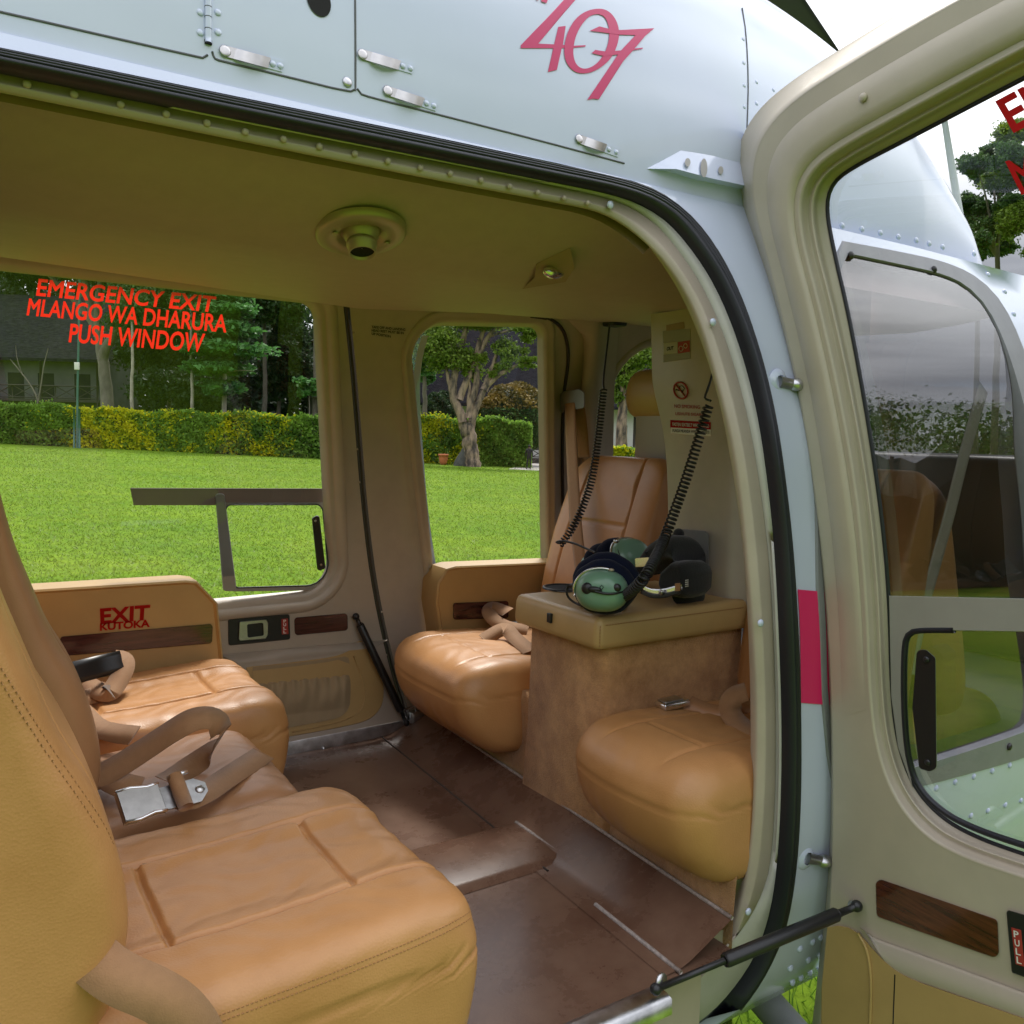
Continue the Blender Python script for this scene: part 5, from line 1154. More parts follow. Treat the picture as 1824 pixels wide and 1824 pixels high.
# black fleece headband pads
def lump(name, pts, parent, m):
    mb = MB()
    for p, r in pts: mb.ball(p, r, None, 20, 14)
    return mb.obj(name, m, parent)
hb = [(1170, 985, .10), (1196, 972, .115), (1222, 976, .105), (1232, 1000, .085), (1230, 1030, .055), (1222, 1054, .03)]
HP = [at(x, y, X=1.50) for x, y in [(1160, 1010), (1178, 985), (1202, 972), (1226, 980), (1230, 1005), (1228, 1035), (1226, 1058)]]
hpth = resample(smooth(HP, 2), 30); wid = np.interp(np.linspace(0, 1, 30), [0, .2, .6, 1], [.020, .026, .030, .030])
rows = []
for p, w in zip(hpth, wid): rows.append([p + np.array([-.055 * math.cos(t) * abs(math.cos(t)) ** -.3 if abs(math.cos(t)) > 1e-3 else 0, w * math.sin(t) * .4, w * math.sin(t)]) for t in np.linspace(0, 2 * np.pi, 16, endpoint=False)])
mb = MB().grid(rows, cv=True); mb.f += [tuple(range(16)), tuple(range(29 * 16 + 15, 29 * 16 - 1, -1))]; mb.obj('headband_pad', 'fleece', hB)
pq = [at(x, y, X=1.43) for x, y in [(1176, 1018), (1196, 1000), (1218, 1000), (1226, 1022), (1224, 1058), (1214, 1067), (1184, 1062), (1172, 1044)]]
Q = rpoly([(p[1], p[2]) for p in pq], .024, 9); rows = [[(x, a, b) for a, b in offset(Q, o)] for x, o in ((1.420, -.014), (1.421, -.010), (1.425, -.006), (1.432, -.0025), (1.444, 0), (1.47, .001), (1.50, -.002), (1.52, -.012))]
mb = MB().grid(rows, cv=True); Vr, Fr = region(offset(Q, -.014), [], 0); mb.add([(1.420, a, b) for a, b in Vr], Fr); mb.obj('headband_pad', 'fleece', hB)
bandp = [at(x, y, X=1.40) for x, y in [(1145, 1046), (1160, 1054), (1180, 1055), (1200, 1050), (1214, 1046)]]
ribbon(resample(smooth(bandp, 2), 24), (.1, .2, 1), .013, .003).obj('headband_spring', 'chrome', hB)
ribbon(resample(smooth([p + np.array([-.004, 0, -.010]) for p in bandp], 2), 24), (.1, .2, 1), .010, .004).obj('headband_arm', 'black', hB)
MB().ball(at(1177, 1055, X=1.392), (.004, .007, .007), None, 12, 8).obj('band_bolt', 'satin', hB)
plate('band_label', [(1203, 1040), (1211, 1039), (1211, 1052), (1203, 1053)], lambda x, y, o=0.0: at(x, y, X=1.39 + o), 'leatherb', hB, .001)
for i in range(4): MB().tube([at(1221, 1034 + i * 3.6, X=1.418), at(1226, 1033 + i * 3.6, X=1.418)], .0012, 5).obj('pad_print', 'whitetxt', hB)
MB().tube(resample(smooth([at(1148, 985, X=1.44), at(1165, 975, X=1.46), at(1180, 962, X=1.5), at(1200, 954, X=1.54)], 2), 20), .004, 8).obj('mic_boom', 'black', hB)
MB().ball(at(1209, 951, X=1.54), (.012, .016, .014), None, 14, 10).obj('microphone', 'fleece', hB)
plate('yoke_block', [(1131, 995), (1156, 993), (1156, 1008), (1132, 1010)], lambda x, y, o=0.0: at(x, y, X=1.38 + o), 'chrome', hB, .008, rad=2)
# first cord: lead from the ceiling socket, coil, and cable to the rear cup
MB().tube(resample(smooth([at(1086, 578, X=1.60), at(1080, 630, X=1.59), at(1074, 680, X=1.57), at(1076, 694, X=1.56)], 2), 24), .0030, 8).obj('cord_lead', 'black', hB)
coil([at(1075, 694, X=1.56), at(1066, 780, X=1.53), at(1056, 850, X=1.50), at(1040, 900, X=1.47), at(1018, 945, X=1.44), at(998, 970, X=1.42)], .0092, .0024, .0092).obj('coiled_cord', 'black', hB)
MB().tube(resample(smooth([at(998, 968, X=1.42), at(988, 966, X=1.42), at(1000, 963, X=1.42), at(1022, 967, X=1.42), at(1046, 978, X=1.42), at(1060, 984, X=1.42)], 2), 30), .0032, 8).obj('headset_cable', 'black', hB)
# ================================================================ outside
def leafmat(name, lo, hi, transl=.25, rough=.55): return mat(name, lo, rough, base2=hi, attr='rnd', transl=transl, spec=.3)
M['hedge_l'] = leafmat('hedge_leaf', (.085, .19, .028), (.28, .46, .06), .5)
M['hedge_y'] = leafmat('golden_leaf', (.42, .48, .012), (.80, .70, .015), .45)
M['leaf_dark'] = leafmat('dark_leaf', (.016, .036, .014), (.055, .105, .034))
M['leaf_mid'] = leafmat('mid_leaf', (.030, .075, .020), (.090, .17, .040))
M['leaf_bright'] = leafmat('bright_leaf', (.045, .14, .035), (.12, .30, .07), .35)
M['leaf_lime'] = leafmat('lime_leaf', (.09, .16, .015), (.22, .31, .035), .3)
M['leaf_rust'] = leafmat('rust_leaf', (.10, .085, .02), (.27, .18, .035), .2)
M['bark'] = mat('grey_bark', (.10, .085, .065), .9, base2=(.22, .19, .15), vscale=1.6, stretch=(1, 1, .35), bump=.8, bscale=5, bdist=.06, detail=8)
M['barkred'] = mat('peeling_bark', (.045, .038, .032), .9, base2=(.33, .235, .165), vscale=2.6, stretch=(1, 1, .35), bump=1.0, bscale=5, bdist=.09, con=.40, detail=8)
M['pale_bark'] = mat('pale_bark', (.26, .23, .18), .85, base2=(.42, .38, .31), vscale=3, stretch=(1, 1, .5), bump=.4, bscale=6, bdist=.02)
M['roof'] = mat('dark_shingle', (.012, .011, .014), .95, spec=.05, base2=(.030, .028, .034), vscale=2.0, bump=.5, bscale=7, bdist=.05, stretch=(1, 1, 4))
M['render'] = mat('shaded_white_render', (.115, .115, .11), .85, var=.12, vscale=.8)  # white walls coloured dark grey for the shade of the trees
M['timber'] = mat('dark_timber', (.035, .026, .022), .7)
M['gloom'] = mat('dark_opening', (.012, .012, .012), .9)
M['polegreen'] = mat('green_pole_paint', (.035, .12, .085), .5)
M['terra'] = mat('terracotta', (.50, .145, .055), .75, var=.12, vscale=6)
M['stone'] = mat('dark_rock', (.045, .045, .042), .9, base2=(.10, .10, .092), vscale=2, bump=.8, bscale=4, bdist=.05)
M['pathm'] = mat('path_paving', (.25, .225, .21), .9, base2=(.36, .33, .31), vscale=1.2)
M['cloth_black'] = mat('black_cloth', (.012, .012, .014), .85)
M['skin'] = mat('brown_skin', (.12, .06, .035), .55)
M['earth'] = mat('dark_soil', (.05, .035, .025), .95)

def leaves(P, size, rngs=(.7, 1.3), flat=0.0, aspect=.55, up=None):
    """one bent leaf-sized face pair per point"""
    n = len(P); s = size * rng.uniform(*rngs, n)[:, None]
    A = rng.normal(size=(n, 3)); A /= np.linalg.norm(A, axis=1)[:, None]; Bv = rng.normal(size=(n, 3))
    if flat: A[:, 2] *= (1 - flat); A /= np.linalg.norm(A, axis=1)[:, None]; Bv[:, 2] *= (1 - flat)
    Bv -= A * np.sum(A * Bv, 1)[:, None]; Bv /= np.linalg.norm(Bv, axis=1)[:, None]; C = np.cross(A, Bv)
    v = np.stack([P - A * s * .5, P + Bv * s * aspect * .5 + C * s * .08, P + A * s * .5, P - Bv * s * aspect * .5 + C * s * .08], 1).reshape(-1, 3)
    i = np.arange(n) * 4; return v, np.stack([i, i + 1, i + 2, i + 3], 1)
def leafobj(name, P, size, m, parent=None, clump=None, **k):
    v, f = leaves(P, size, **k)
    c = rng.uniform(0, 1, len(P)) if clump is None else np.clip(.5 * rng.uniform(0, 1, len(P)) + .5 * clump, 0, 1)
    return obj(name, v, f.tolist(), m, parent, smooth=False, rnd=c)
def ell(c, r, n, shell=.55):
    u = rng.normal(size=(n, 3)); u /= np.linalg.norm(u, axis=1)[:, None]; q = rng.uniform(shell, 1, n) ** .6; return c + u * q[:, None] * np.asarray(r)
def clumped(clusters, per, sub_=9, shell=.3):
    """clusters (centre, radii) filled with smaller sprays, leaving gaps between them"""
    P, Cc = [], []
    for c, r, w in clusters:
        k = max(3, int(sub_ * w)); cs = ell(np.array(c), np.array(r) * .9, k, shell)
        for q in cs:
            rr = np.array(r) * rng.uniform(.18, .46) * rng.uniform(.6, 1.4, 3); n = int(per * w / k) + 1; g_ = rng.normal(size=(n, 3)); P.append(q + g_ * rr * .62); Cc.append(np.full(n, rng.uniform()))
    return np.concatenate(P), np.concatenate(Cc)
def limb(pts, r0, r1, n=9):
    P = resample(smooth(pts, 2), 16); t = np.linspace(0, 1, 16); P[1:-1] += rng.normal(size=(14, 3)) * r0 * .07
    return MB().tube(P, r0 + (r1 - r0) * t ** .8, n)
mpp = lambda d: d / FPX       # metres per photo pixel at a given distance

def F(x, y, d): return far(x, y, d)
# ---- hedges
def hedge(name, label, px0, px1, top_off, d0, d1, thick, nleaf, size, yellow, seed, group=None, hts=None):
    """clipped hedge along the lawn's far edge; its front foot runs from px0 to px1"""
    r = np.random.default_rng(seed); A, B = far(*px0, d0), far(*px1, d1); A = gp(A); B = gp(B)
    g = thing(name, label, 'hedge', (A + B) / 2, group); L_ = np.linalg.norm(B - A); dx = (B - A) / L_; nx = np.array([dx[1], -dx[0], 0]); nx *= np.sign(nx @ A) ; hA_, hB_ = hts
    n = nleaf; s = r.uniform(0, 1, n); h = r.uniform(0, 1, n); face = r.uniform(0, 1, n)
    hh = (hA_ + (hB_ - hA_) * s) * (1 + .04 * np.sin(s * L_ * 1.3) + .03 * np.sin(s * L_ * .37) + .02 * np.sin(s * L_ * 3.1 + 1))
    dep = np.where(face < .68, r.normal(0, .10, n) + .10 * np.sin(s * L_ * 2.1 + h * 5), r.uniform(0, thick, n)); z = np.where(face < .68, h, 1.0 + r.normal(0, .03, n)); z = np.where((face > .62) & (face < .68), 1 + np.abs(r.normal(0, .05, n)), z)
    endm = face > .93; s = np.where(endm, np.where(r.uniform(0, 1, n) < .5, 0, 1) + r.normal(0, .003, n), s); z = np.where(endm, h, z)
    P = A + dx * (s * L_)[:, None] + nx * dep[:, None]; P[:, 2] = [gz(a, b) for a, b in P[:, :2]]; P[:, 2] += z * hh
    ph = np.sin(s * L_ * .55 + yellow[1]) + .6 * np.sin(s * L_ * 1.7 + 1.5 * np.sin(h * 4 + s * L_ * .33)) + .4 * np.sin(h * 6 + 2 * np.sin(s * L_ * .9)); ph = ph + .9 * np.sin(s * L_ * .27 + 2.0 + yellow[1]) + .5 * np.sin(s * L_ * 3.7 - h * 5) * np.sin(h * 7 + s * L_ * .61); isy = (ph + r.normal(0, .7, n)) > yellow[0]
    cl = .5 + .5 * np.sin(s * L_ * 2.3 + h * 9)
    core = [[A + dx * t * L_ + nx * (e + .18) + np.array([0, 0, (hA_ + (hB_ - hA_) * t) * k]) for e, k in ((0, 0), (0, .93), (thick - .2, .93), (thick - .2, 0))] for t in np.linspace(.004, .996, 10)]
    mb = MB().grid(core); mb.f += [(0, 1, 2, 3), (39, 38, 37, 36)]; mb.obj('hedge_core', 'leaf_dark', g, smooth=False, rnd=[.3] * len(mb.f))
    leafobj('foliage', P[~isy], size, 'hedge_l', g, cl[~isy]); leafobj('golden_foliage', P[isy], size, 'hedge_y', g, cl[isy]); return g
hedge('hedge', 'long clipped green hedge with golden patches behind the rear cabin window', (-60, 786), (600, 822), 0, 64, 64, 2.0, 26000, .26, (.55, 2.2), 3, 'clipped hedges along the lawn', (2.75, 2.85))
hedge('hedge', 'tall flat topped green hedge behind the forked tree', (735, 826), (945, 835), 0, 65.5, 65.5, 2.5, 17000, .24, (1.15, .4), 5, 'clipped hedges along the lawn', (3.2, 3.25))
hedge('hedge', 'bright yellow green hedge seen through the small arched cockpit window', (1060, 833), (1150, 836), 0, 60, 60, 1.5, 6000, .22, (.1, 1.0), 8, 'clipped hedges along the lawn', (1.7, 1.7))

# ---- tall background trees as separate trees
def tree(name, label, base, trunk, branches, clusters, nleaf, size, m, bark, group=None, r0=.4, sub_=9, flat=0.0, shell=.3, cat='tree', top=.45):
    g = thing(name, label, cat, base, group); mb = limb(trunk, r0, r0 * top, 14)
    mb.obj('trunk', bark, g)
    for b, ra, rb in branches: limb(b, ra, rb, 8).obj('limb', bark, g)
    if clusters:
        P, c = clumped(clusters, nleaf, sub_, shell); leafobj('crown', P, size, m, g, c, flat=flat)
    return g
def gbase(x, d): p = F(x, 800, d); return gp(p)
def cl(x, y, d, rx, ry, rd=None, w=1.0):
    return (F(x, y, d), (rx * mpp(d), (rd or rx) * mpp(d), ry * mpp(d)), w)
# far wood behind everything
Pw, cw = [], []
for k in range(300):
    px = rng.uniform(-120, 720); dd_ = rng.uniform(92, 112); top = 500 if px > 520 else (455 + 35 * math.sin(px * .03)); py = rng.uniform(top, 800)
    if 535 < px < 590 and py < 600: continue
    q = F(px, py, dd_); nn = 210; Pw.append(q + rng.normal(size=(nn, 3)) * np.array([2.0, 2.0, 1.3])); cw.append(np.full(nn, rng.uniform()))
for k in range(190):
    px = rng.uniform(700, 2300); dd_ = rng.uniform(104, 116); q = F(px, rng.uniform(560 if px < 1350 else 745 + .03 * (px - 1350), 850), dd_); nn = 160; Pw.append(q + rng.normal(size=(nn, 3)) * np.array([2.2, 2.2, 1.4])); cw.append(np.full(nn, rng.uniform()))
wd_ = leafobj('woodland', np.concatenate(Pw), .85, 'leaf_dark', None, np.concatenate(cw)); tag(wd_, 'dark wood closing the view behind the lodges', kind='stuff')
# big trunk at the left
b = gbase(193, 72)
tree('broadleaf_tree', 'large old tree with a thick grey trunk at the left of the window lettering', b,
     [b, F(192, 720, 72), F(186, 660, 72), F(176, 600, 72), F(160, 540, 72), F(150, 480, 72)],
     [([F(182, 640, 72), F(205, 585, 71), F(245, 540, 70), F(300, 500, 70)], .45, .12), ([F(170, 580, 72), F(140, 540, 72), F(100, 500, 73), F(60, 470, 74)], .4, .12), ([F(176, 600, 72), F(172, 530, 71), F(190, 450, 70)], .4, .12)],
     [cl(300, 505, 71, 85, 45, w=1.2), cl(200, 470, 71, 90, 40, w=1.2), cl(90, 455, 73, 90, 30, w=.8), cl(250, 570, 70, 60, 28, w=.6), cl(380, 480, 73, 80, 50, w=1)], 12000, .36, 'leaf_mid', 'bark', r0=.62, sub_=22)
for i, (px, top, bot, d, lean, lab) in enumerate([(235, 590, 752, 66.5, 2, 'thin pale sapling trunk standing behind the hedge left of the push window lettering'), (342, 600, 750, 66.5, -2, 'straight slim pale trunk behind the hedge under the last lettering line')]):
    b = gbase(px, d); tree('slim_tree', lab, b, [b, F(px + .5, 740, d), F(px - lean * .5, 690, d), F(px + lean, 640, d), F(px - 1, top - 60, d)], [], [cl(px, top - 70, d, 45, 45, w=1)], 1400, .34, 'leaf_mid', 'pale_bark', r0=.17)
b = gbase(399, 67)
tiers = [(400, 690, 34, 13), (405, 655, 58, 17), (396, 622, 60, 18), (400, 590, 55, 17), (405, 555, 50, 17), (418, 525, 38, 20), (400, 500, 45, 20)]
tree('tiered_tree', 'bright green tree with flat layered foliage in the middle of the window', b, [b, F(399, 740, 67), F(400, 680, 67), F(402, 600, 67), F(408, 500, 67)],
     [([F(400, y + 8, 67), F(400 + s * rx * .5, y + 4, 66.5), F(400 + s * rx * .9, y + 6, 66)], .08, .03) for _, y, rx, _r2 in tiers for s in (-1, 1)],
     [cl(x, y, 66.5, rx, ry * .8, rd=rx, w=1) for x, y, rx, ry in tiers], 12000, .50, 'leaf_bright', 'pale_bark', r0=.22, sub_=16, flat=.55, shell=.2)
def bushy(px, py, d, rx, ry, m, n, size, label, bark='bark', name='broadleaf_tree', trunk=True, w=None):
    b = gbase(px, d); c = [cl(px + rng.uniform(-.45, .45) * rx, py + rng.uniform(-.45, .45) * ry, d + rng.uniform(-2, 2), rx * rng.uniform(.45, .65), ry * rng.uniform(.4, .6)) for _ in range(7)]
    return tree(name, label, b, [b, F(px + 2, (py + 800) / 2, d), F(px, py, d)], [([F(px + 1, py + ry * .6, d), F(px + s * rx * .3, py + ry * .1, d), F(px + s * rx * .6, py - ry * .2, d)], .14, .04) for s in (-1, 1)], c, n, size, m, bark, r0=.28, sub_=12)
G_ = 'shady trees behind the hedge'
bushy(300, 560, 82, 90, 110, 'leaf_dark', 5000, .55, 'dark shady tree behind the slim pale trunks, left half')
bushy(470, 520, 80, 70, 60, 'leaf_mid', 5000, .5, 'mid green tree showing right of the tiered tree near the window top')
bushy(495, 640, 84, 60, 100, 'leaf_dark', 4500, .5, 'dark shrubby tree between the tiered tree and the small gabled house')
bushy(330, 690, 78, 90, 50, 'leaf_dark', 4000, .45, 'low dark shrubbery tree filling the gap over the hedge')
bushy(560, 480, 76, 60, 40, 'leaf_mid', 2600, .45, 'leafy tree with sky showing through at the window corner')
bushy(80, 470, 90, 120, 30, 'leaf_dark', 3500, .5, 'dark tree top showing above the long roof at the left')
bushy(645, 540, 80, 70, 120, 'leaf_dark', 4500, .5, 'dark tree hidden mostly by the cabin door post')
b = gbase(548, 66); tree('young_tree', 'small young tree with broad pale green leaves beside the window edge', b, [b, F(552, 730, 66), F(549, 690, 66)], [], [cl(552, 684, 66, 24, 12, w=1), cl(545, 700, 66, 16, 8, w=.5)], 500, .55, 'leaf_bright', 'bark', r0=.07, flat=.5)
b = gbase(70, 68); tree('bare_shrub', 'thin bare forked shrub in front of the balcony', b, [b, F(69, 715, 68), F(58, 690, 68), F(35, 660, 68), F(18, 640, 68)], [([F(68, 715, 68), F(74, 680, 68), F(78, 650, 68), F(86, 620, 68)], .07, .03), ([F(40, 668, 68), F(30, 640, 68), F(28, 615, 68)], .04, .02)], [], 0, .3, 'leaf_dark', 'bark', r0=.09)
# forked tree in the forward window
d = 62; b = gp(F(842, 836, d))
tree('forked_tree', 'big forked tree with peeling reddish trunk in the forward window', b, [b + np.array([0, 0, -.1]), F(840, 810, d), F(836, 780, d), F(828, 752, d)],
     [([F(835, 785, d), F(831, 765, d), F(820, 738, d), F(810, 715, d), F(806, 690, d), F(812, 650, d), F(826, 600, d), F(838, 560, d)], .40, .17), ([F(812, 718, d), F(802, 695, d), F(798, 670, d), F(790, 640, d)], .26, .07),
      ([F(836, 785, d), F(837, 765, d), F(845, 735, d), F(856, 705, d), F(866, 690, d), F(885, 670, d), F(915, 652, d), F(955, 638, d)], .36, .08), ([F(862, 695, d), F(876, 660, d), F(884, 630, d), F(896, 612, d)], .30, .08),
      ([F(836, 745, d), F(838, 718, d), F(848, 690, d), F(850, 665, d), F(845, 645, d), F(855, 630, d), F(868, 600, d), F(890, 580, d)], .30, .16), ([F(818, 712, d), F(826, 690, d), F(840, 660, d), F(852, 620, d), F(862, 580, d)], .30, .14),
      ([F(838, 735, d), F(833, 715, d), F(838, 690, d), F(834, 670, d)], .16, .06), ([F(806, 690, d), F(812, 660, d), F(822, 630, d)], .24, .12), ([F(812, 640, d), F(800, 610, d), F(790, 580, d)], .16, .06), ([F(868, 600, d), F(900, 590, d), F(930, 585, d)], .12, .05)],
     [cl(775, 605, d, 42, 32, w=1.4), cl(800, 640, d, 34, 22, w=.8), cl(845, 645, d, 22, 30, w=.35), cl(905, 625, d, 30, 22, w=.25), cl(850, 570, d, 60, 16, w=.8), cl(940, 590, d, 25, 18, w=.25), cl(890, 660, d, 25, 14, w=.16), cl(940, 645, d, 30, 10, w=.16)], 8000, .24, 'leaf_lime', 'barkred', r0=.56, sub_=40, shell=.05, top=.92)
bushy(755, 640, 66, 22, 55, 'leaf_bright', 1600, .45, 'bright leafy tree at the left edge of the forward window', name='young_tree')
# clipped shrubs behind the second hedge
def dome(name, label, px, py, d, rx, ry, m, n, size, core='leaf_dark', top=None):
    base = gbase(px, d); g = thing(name, label, 'shrub', base); c = F(px, py, d); r = np.array([rx, rx, ry]) * mpp(d)
    P = ell(c, r, n, .86); u = (P - c) / r; P = P + u * .12 * np.sin(u[:, :1] * 9 + u[:, 2:] * 7); q = np.clip(.5 + .5 * np.sin(u[:, 0] * 9 + 4 * u[:, 2]), 0, 1)
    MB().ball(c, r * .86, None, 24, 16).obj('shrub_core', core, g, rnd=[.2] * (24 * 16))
    MB().tube([base, c], .18, 8).obj('stem', 'bark', g)
    leafobj('foliage', P[u[:, 2] < .28], size, m, g, q[u[:, 2] < .28]); leafobj('crest_foliage', P[u[:, 2] >= .28], size, top or m, g, q[u[:, 2] >= .28]); return g
dome('domed_shrub', 'large round clipped shrub with rusty yellow crown behind the tall hedge', 916, 748, 72, 66, 66, 'leaf_mid', 9000, .30, top='leaf_rust')
dome('domed_shrub', 'dark green rounded shrub left of the forked trunk behind the hedge', 786, 738, 70, 34, 40, 'leaf_dark', 4500, .28)
# cockpit window trees, trees to the right
b = gbase(1108, 66); tree('broadleaf_tree', 'brown trunk with lime foliage seen through the small arched cockpit window', b, [b, F(1106, 770, 66), F(1110, 720, 66), F(1116, 650, 66)], [([F(1110, 720, 66), F(1128, 670, 66), F(1150, 630, 66)], .22, .08)], [cl(1125, 655, 66, 34, 26), cl(1100, 690, 66, 24, 20), cl(1150, 630, 66, 40, 26)], 2600, .36, 'leaf_lime', 'barkred', r0=.55)
def acacia(label, px, py, d, rx, ry, n, group=None, m='leaf_mid', size=.17):
    b = gbase(px, d); c = []
    for _ in range(24):
        c.append(cl(px + rng.uniform(-1, 1) * rx, py + rng.uniform(-1, 1) * ry, d + rng.uniform(-3, 3), rx * rng.uniform(.22, .42), ry * rng.uniform(.12, .24)))
    br = [([F(px, py + ry * 1.1, d), (F(px, py + ry * .5, d) + q[0]) / 2, q[0]], .10, .02) for q in c[:10]]
    return tree('acacia_tree', label, b, [b, F(px + 4, py + ry * 2, d), F(px, py + ry * .7, d), F(px + 6, py - ry * .2, d)], br, c, int(n * 1.5), size, m, 'bark', group, r0=.20, sub_=18, shell=.05, flat=.2)
acacia('feathery tree with open crown against the sky beside the antenna', 1775, 350, 42, 70, 95, 7000)
acacia('tall feathery tree mostly beyond the right edge of the photo', 1900, 330, 40, 110, 130, 7000, m='leaf_lime')
acacia('tree rising behind the cockpit roof right of the cowling', 1740, 420, 48, 60, 40, 3500)

# ---- houses
def house(name, label, c, yaw, L_, Wd, eave, ridge, over=.9, gable=False, wm='render'):
    """two storey lodge: box walls, overhanging dark roof; local x along the front, y to the back"""
    g = thing(name, label, 'house', c); ca, sa_ = math.cos(yaw), math.sin(yaw); ex_, ey_ = np.array([ca, sa_, 0]), np.array([-sa_, ca, 0]); A = np.array([ex_, ey_, [0, 0, 1.0]])
    W = lambda x, y, z: c + ex_ * x + ey_ * y + np.array([0, 0, z])
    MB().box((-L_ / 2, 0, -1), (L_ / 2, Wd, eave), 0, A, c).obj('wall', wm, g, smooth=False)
    e = eave - .25
    P = [[W(x, -over, e), W(x, Wd / 2, ridge), W(x, Wd + over, e)] for x in (-L_ / 2 - over, L_ / 2 + over)]; Pb = [[p + np.array([0, 0, .28]) for p in q] for q in P]
    mb = MB().grid(P); mb.grid(Pb); mb.grid([P[0], Pb[0]]); mb.grid([P[1], Pb[1]]); mb.grid([[p[0] for p in P], [p[0] for p in Pb]]); mb.obj('roof', 'roof', g, smooth=False)
    for s in (0, 1): mb = MB().add([P[s][0] + ex_ * (over * (1 - 2 * s)), P[s][1] + ex_ * (over * (1 - 2 * s)), P[s][2] + ex_ * (over * (1 - 2 * s))], [(0, 1, 2)]).obj('gable', 'render', g, smooth=False)
    return g, W, A
def rail(g, W, x0, x1, y, z, h, n, name='balcony_rail'):
    mb = MB(); r = .055
    for t in np.linspace(x0, x1, n + 1): mb.tube([W(t, y, z), W(t, y, z + h)], r, 6)
    mb.tube([W(x0, y, z + h), W(x1, y, z + h)], r * 1.2, 6); mb.tube([W(x0, y, z + .12), W(x1, y, z + .12)], r, 6)
    w = (x1 - x0) / n
    for i in range(n): mb.tube([W(x0 + i * w, y, z + .12), W(x0 + (i + 1) * w, y, z + h)], r * .8, 6); mb.tube([W(x0 + i * w, y, z + h), W(x0 + (i + 1) * w, y, z + .12)], r * .8, 6)
    return mb.obj(name, 'timber', g)
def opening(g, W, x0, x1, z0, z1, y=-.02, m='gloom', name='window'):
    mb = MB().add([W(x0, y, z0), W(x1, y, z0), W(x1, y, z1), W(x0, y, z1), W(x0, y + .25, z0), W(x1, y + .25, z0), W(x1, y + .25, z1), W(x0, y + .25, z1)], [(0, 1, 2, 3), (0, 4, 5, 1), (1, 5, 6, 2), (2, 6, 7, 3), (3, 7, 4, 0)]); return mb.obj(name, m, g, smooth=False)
vyaw = -YAW
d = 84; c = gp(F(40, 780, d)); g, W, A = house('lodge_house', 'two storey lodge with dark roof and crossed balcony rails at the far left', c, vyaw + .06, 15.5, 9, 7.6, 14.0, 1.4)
MB().box((-8, -1.7, 3.55), (8, .0, 3.8), 0, A, c).obj('balcony_floor', 'timber', g, smooth=False); rail(g, W, -7.9, 7.9, -1.65, 3.8, 1.25, 8)
for x0 in (-6.4, -1.2, 1.6, 5.0): opening(g, W, x0, x0 + 1.5, 3.85, 6.3, name='door')
for x0 in (-5.5, 1.0): opening(g, W, x0, x0 + 4.5, -.5, 3.2, name='ground_opening')
for x in (-7.8, -2.6, 2.6, 7.8): MB().tube([W(x, -1.6, -1), W(x, -1.6, 7.3)], .12, 8).obj('balcony_post', 'timber', g)
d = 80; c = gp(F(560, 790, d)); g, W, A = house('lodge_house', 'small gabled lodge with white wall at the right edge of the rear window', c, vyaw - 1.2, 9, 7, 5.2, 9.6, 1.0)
rail(g, W, -4.5, 4.5, -.5, 1.9, 1.1, 5); opening(g, W, -.6, .6, 2.9, 4.4); opening(g, W, 2.0, 3.0, 2.9, 4.4)
c2 = c
d = 86; c = gp(F(1010, 815, d)); g, W, A = house('lodge_house', 'long lodge with a huge dark roof behind the forked tree', c, vyaw + .05, 30, 14, 5.6, 17.5, 2.0, wm='whitetxt')
rail(g, W, -9.5, 14, -2.4, .55, 1.2, 12, 'veranda_rail'); MB().box((-9.6, -2.6, -.6), (14.2, 0, .5), 0, A, c).obj('veranda_floor', 'timber', g, smooth=False)
for x in np.linspace(-9.4, 14, 7): MB().tube([W(x, -2.3, -.6), W(x, -2.3, 5.2)], .13, 8).obj('veranda_post', 'timber', g)
for x0 in (-7.0, -3.4, 1.5, 4.8, 8.4): opening(g, W, x0, x0 + 1.1, 1.3, 3.9)

# ---- lamp pole, pot, rock, path, fence, person
b = gp(F(137, 783, 62)); g = thing('lamp_pole', 'thin green pole with a small white box in front of the hedge', 'pole', b)
MB().tube([b - np.array([0, 0, .2]), F(138, 700, 62), F(141, 560, 62), F(143, 420, 62)], .075, 10).obj('pole_shaft', 'polegreen', g)
for s in (-5, 4.5): MB().tube([gp(F(137 + s, 787, 61.8)), F(137 + s, 728, 61.8)], .07, 8).obj('pole_stake', 'polegreen', g)
cbx = F(137, 652, 61.8); MB().box((-.16, -.08, -.26), (.16, .08, .26), .02, np.array([[math.cos(vyaw), math.sin(vyaw), 0], [-math.sin(vyaw), math.cos(vyaw), 0], [0, 0, 1]]), cbx).obj('pole_box', 'whitetxt', g)
b = gp(F(789.5, 832, 63)); pot = MB().lathe([(.0, 0), (.20, 0), (.27, .2), (.33, .5), (.33, .66), (.38, .67), (.38, .78), (.30, .79), (.28, .70), (0, .68)], b, (0, 0, 1), 28).obj('flower_pot', 'terra', org=b)
tag(pot, 'orange terracotta flower pot on the lawn left of the forked tree', 'pot')
b = gp(F(824, 834, 62.3)); mb = MB(); mb.ball(b + np.array([0, 0, .2]), (1, 1, 1), None, 28, 18); V_ = mb.v[0]; u = V_ - (b + np.array([0, 0, .2]))
ex_ = np.array([math.cos(vyaw), math.sin(vyaw), 0]); ey_ = np.array([-math.sin(vyaw), math.cos(vyaw), 0]); nz = .10 * np.sin(u[:, 0] * 5 + u[:, 2] * 3) + .08 * np.sin(u[:, 1] * 7 + u[:, 2] * 6)
hgt = np.where(u[:, 2] > 0, 1.75, .5) ; lx = u[:, 0] * .62 * (1 + nz) + np.maximum(u[:, 2], 0) * .42
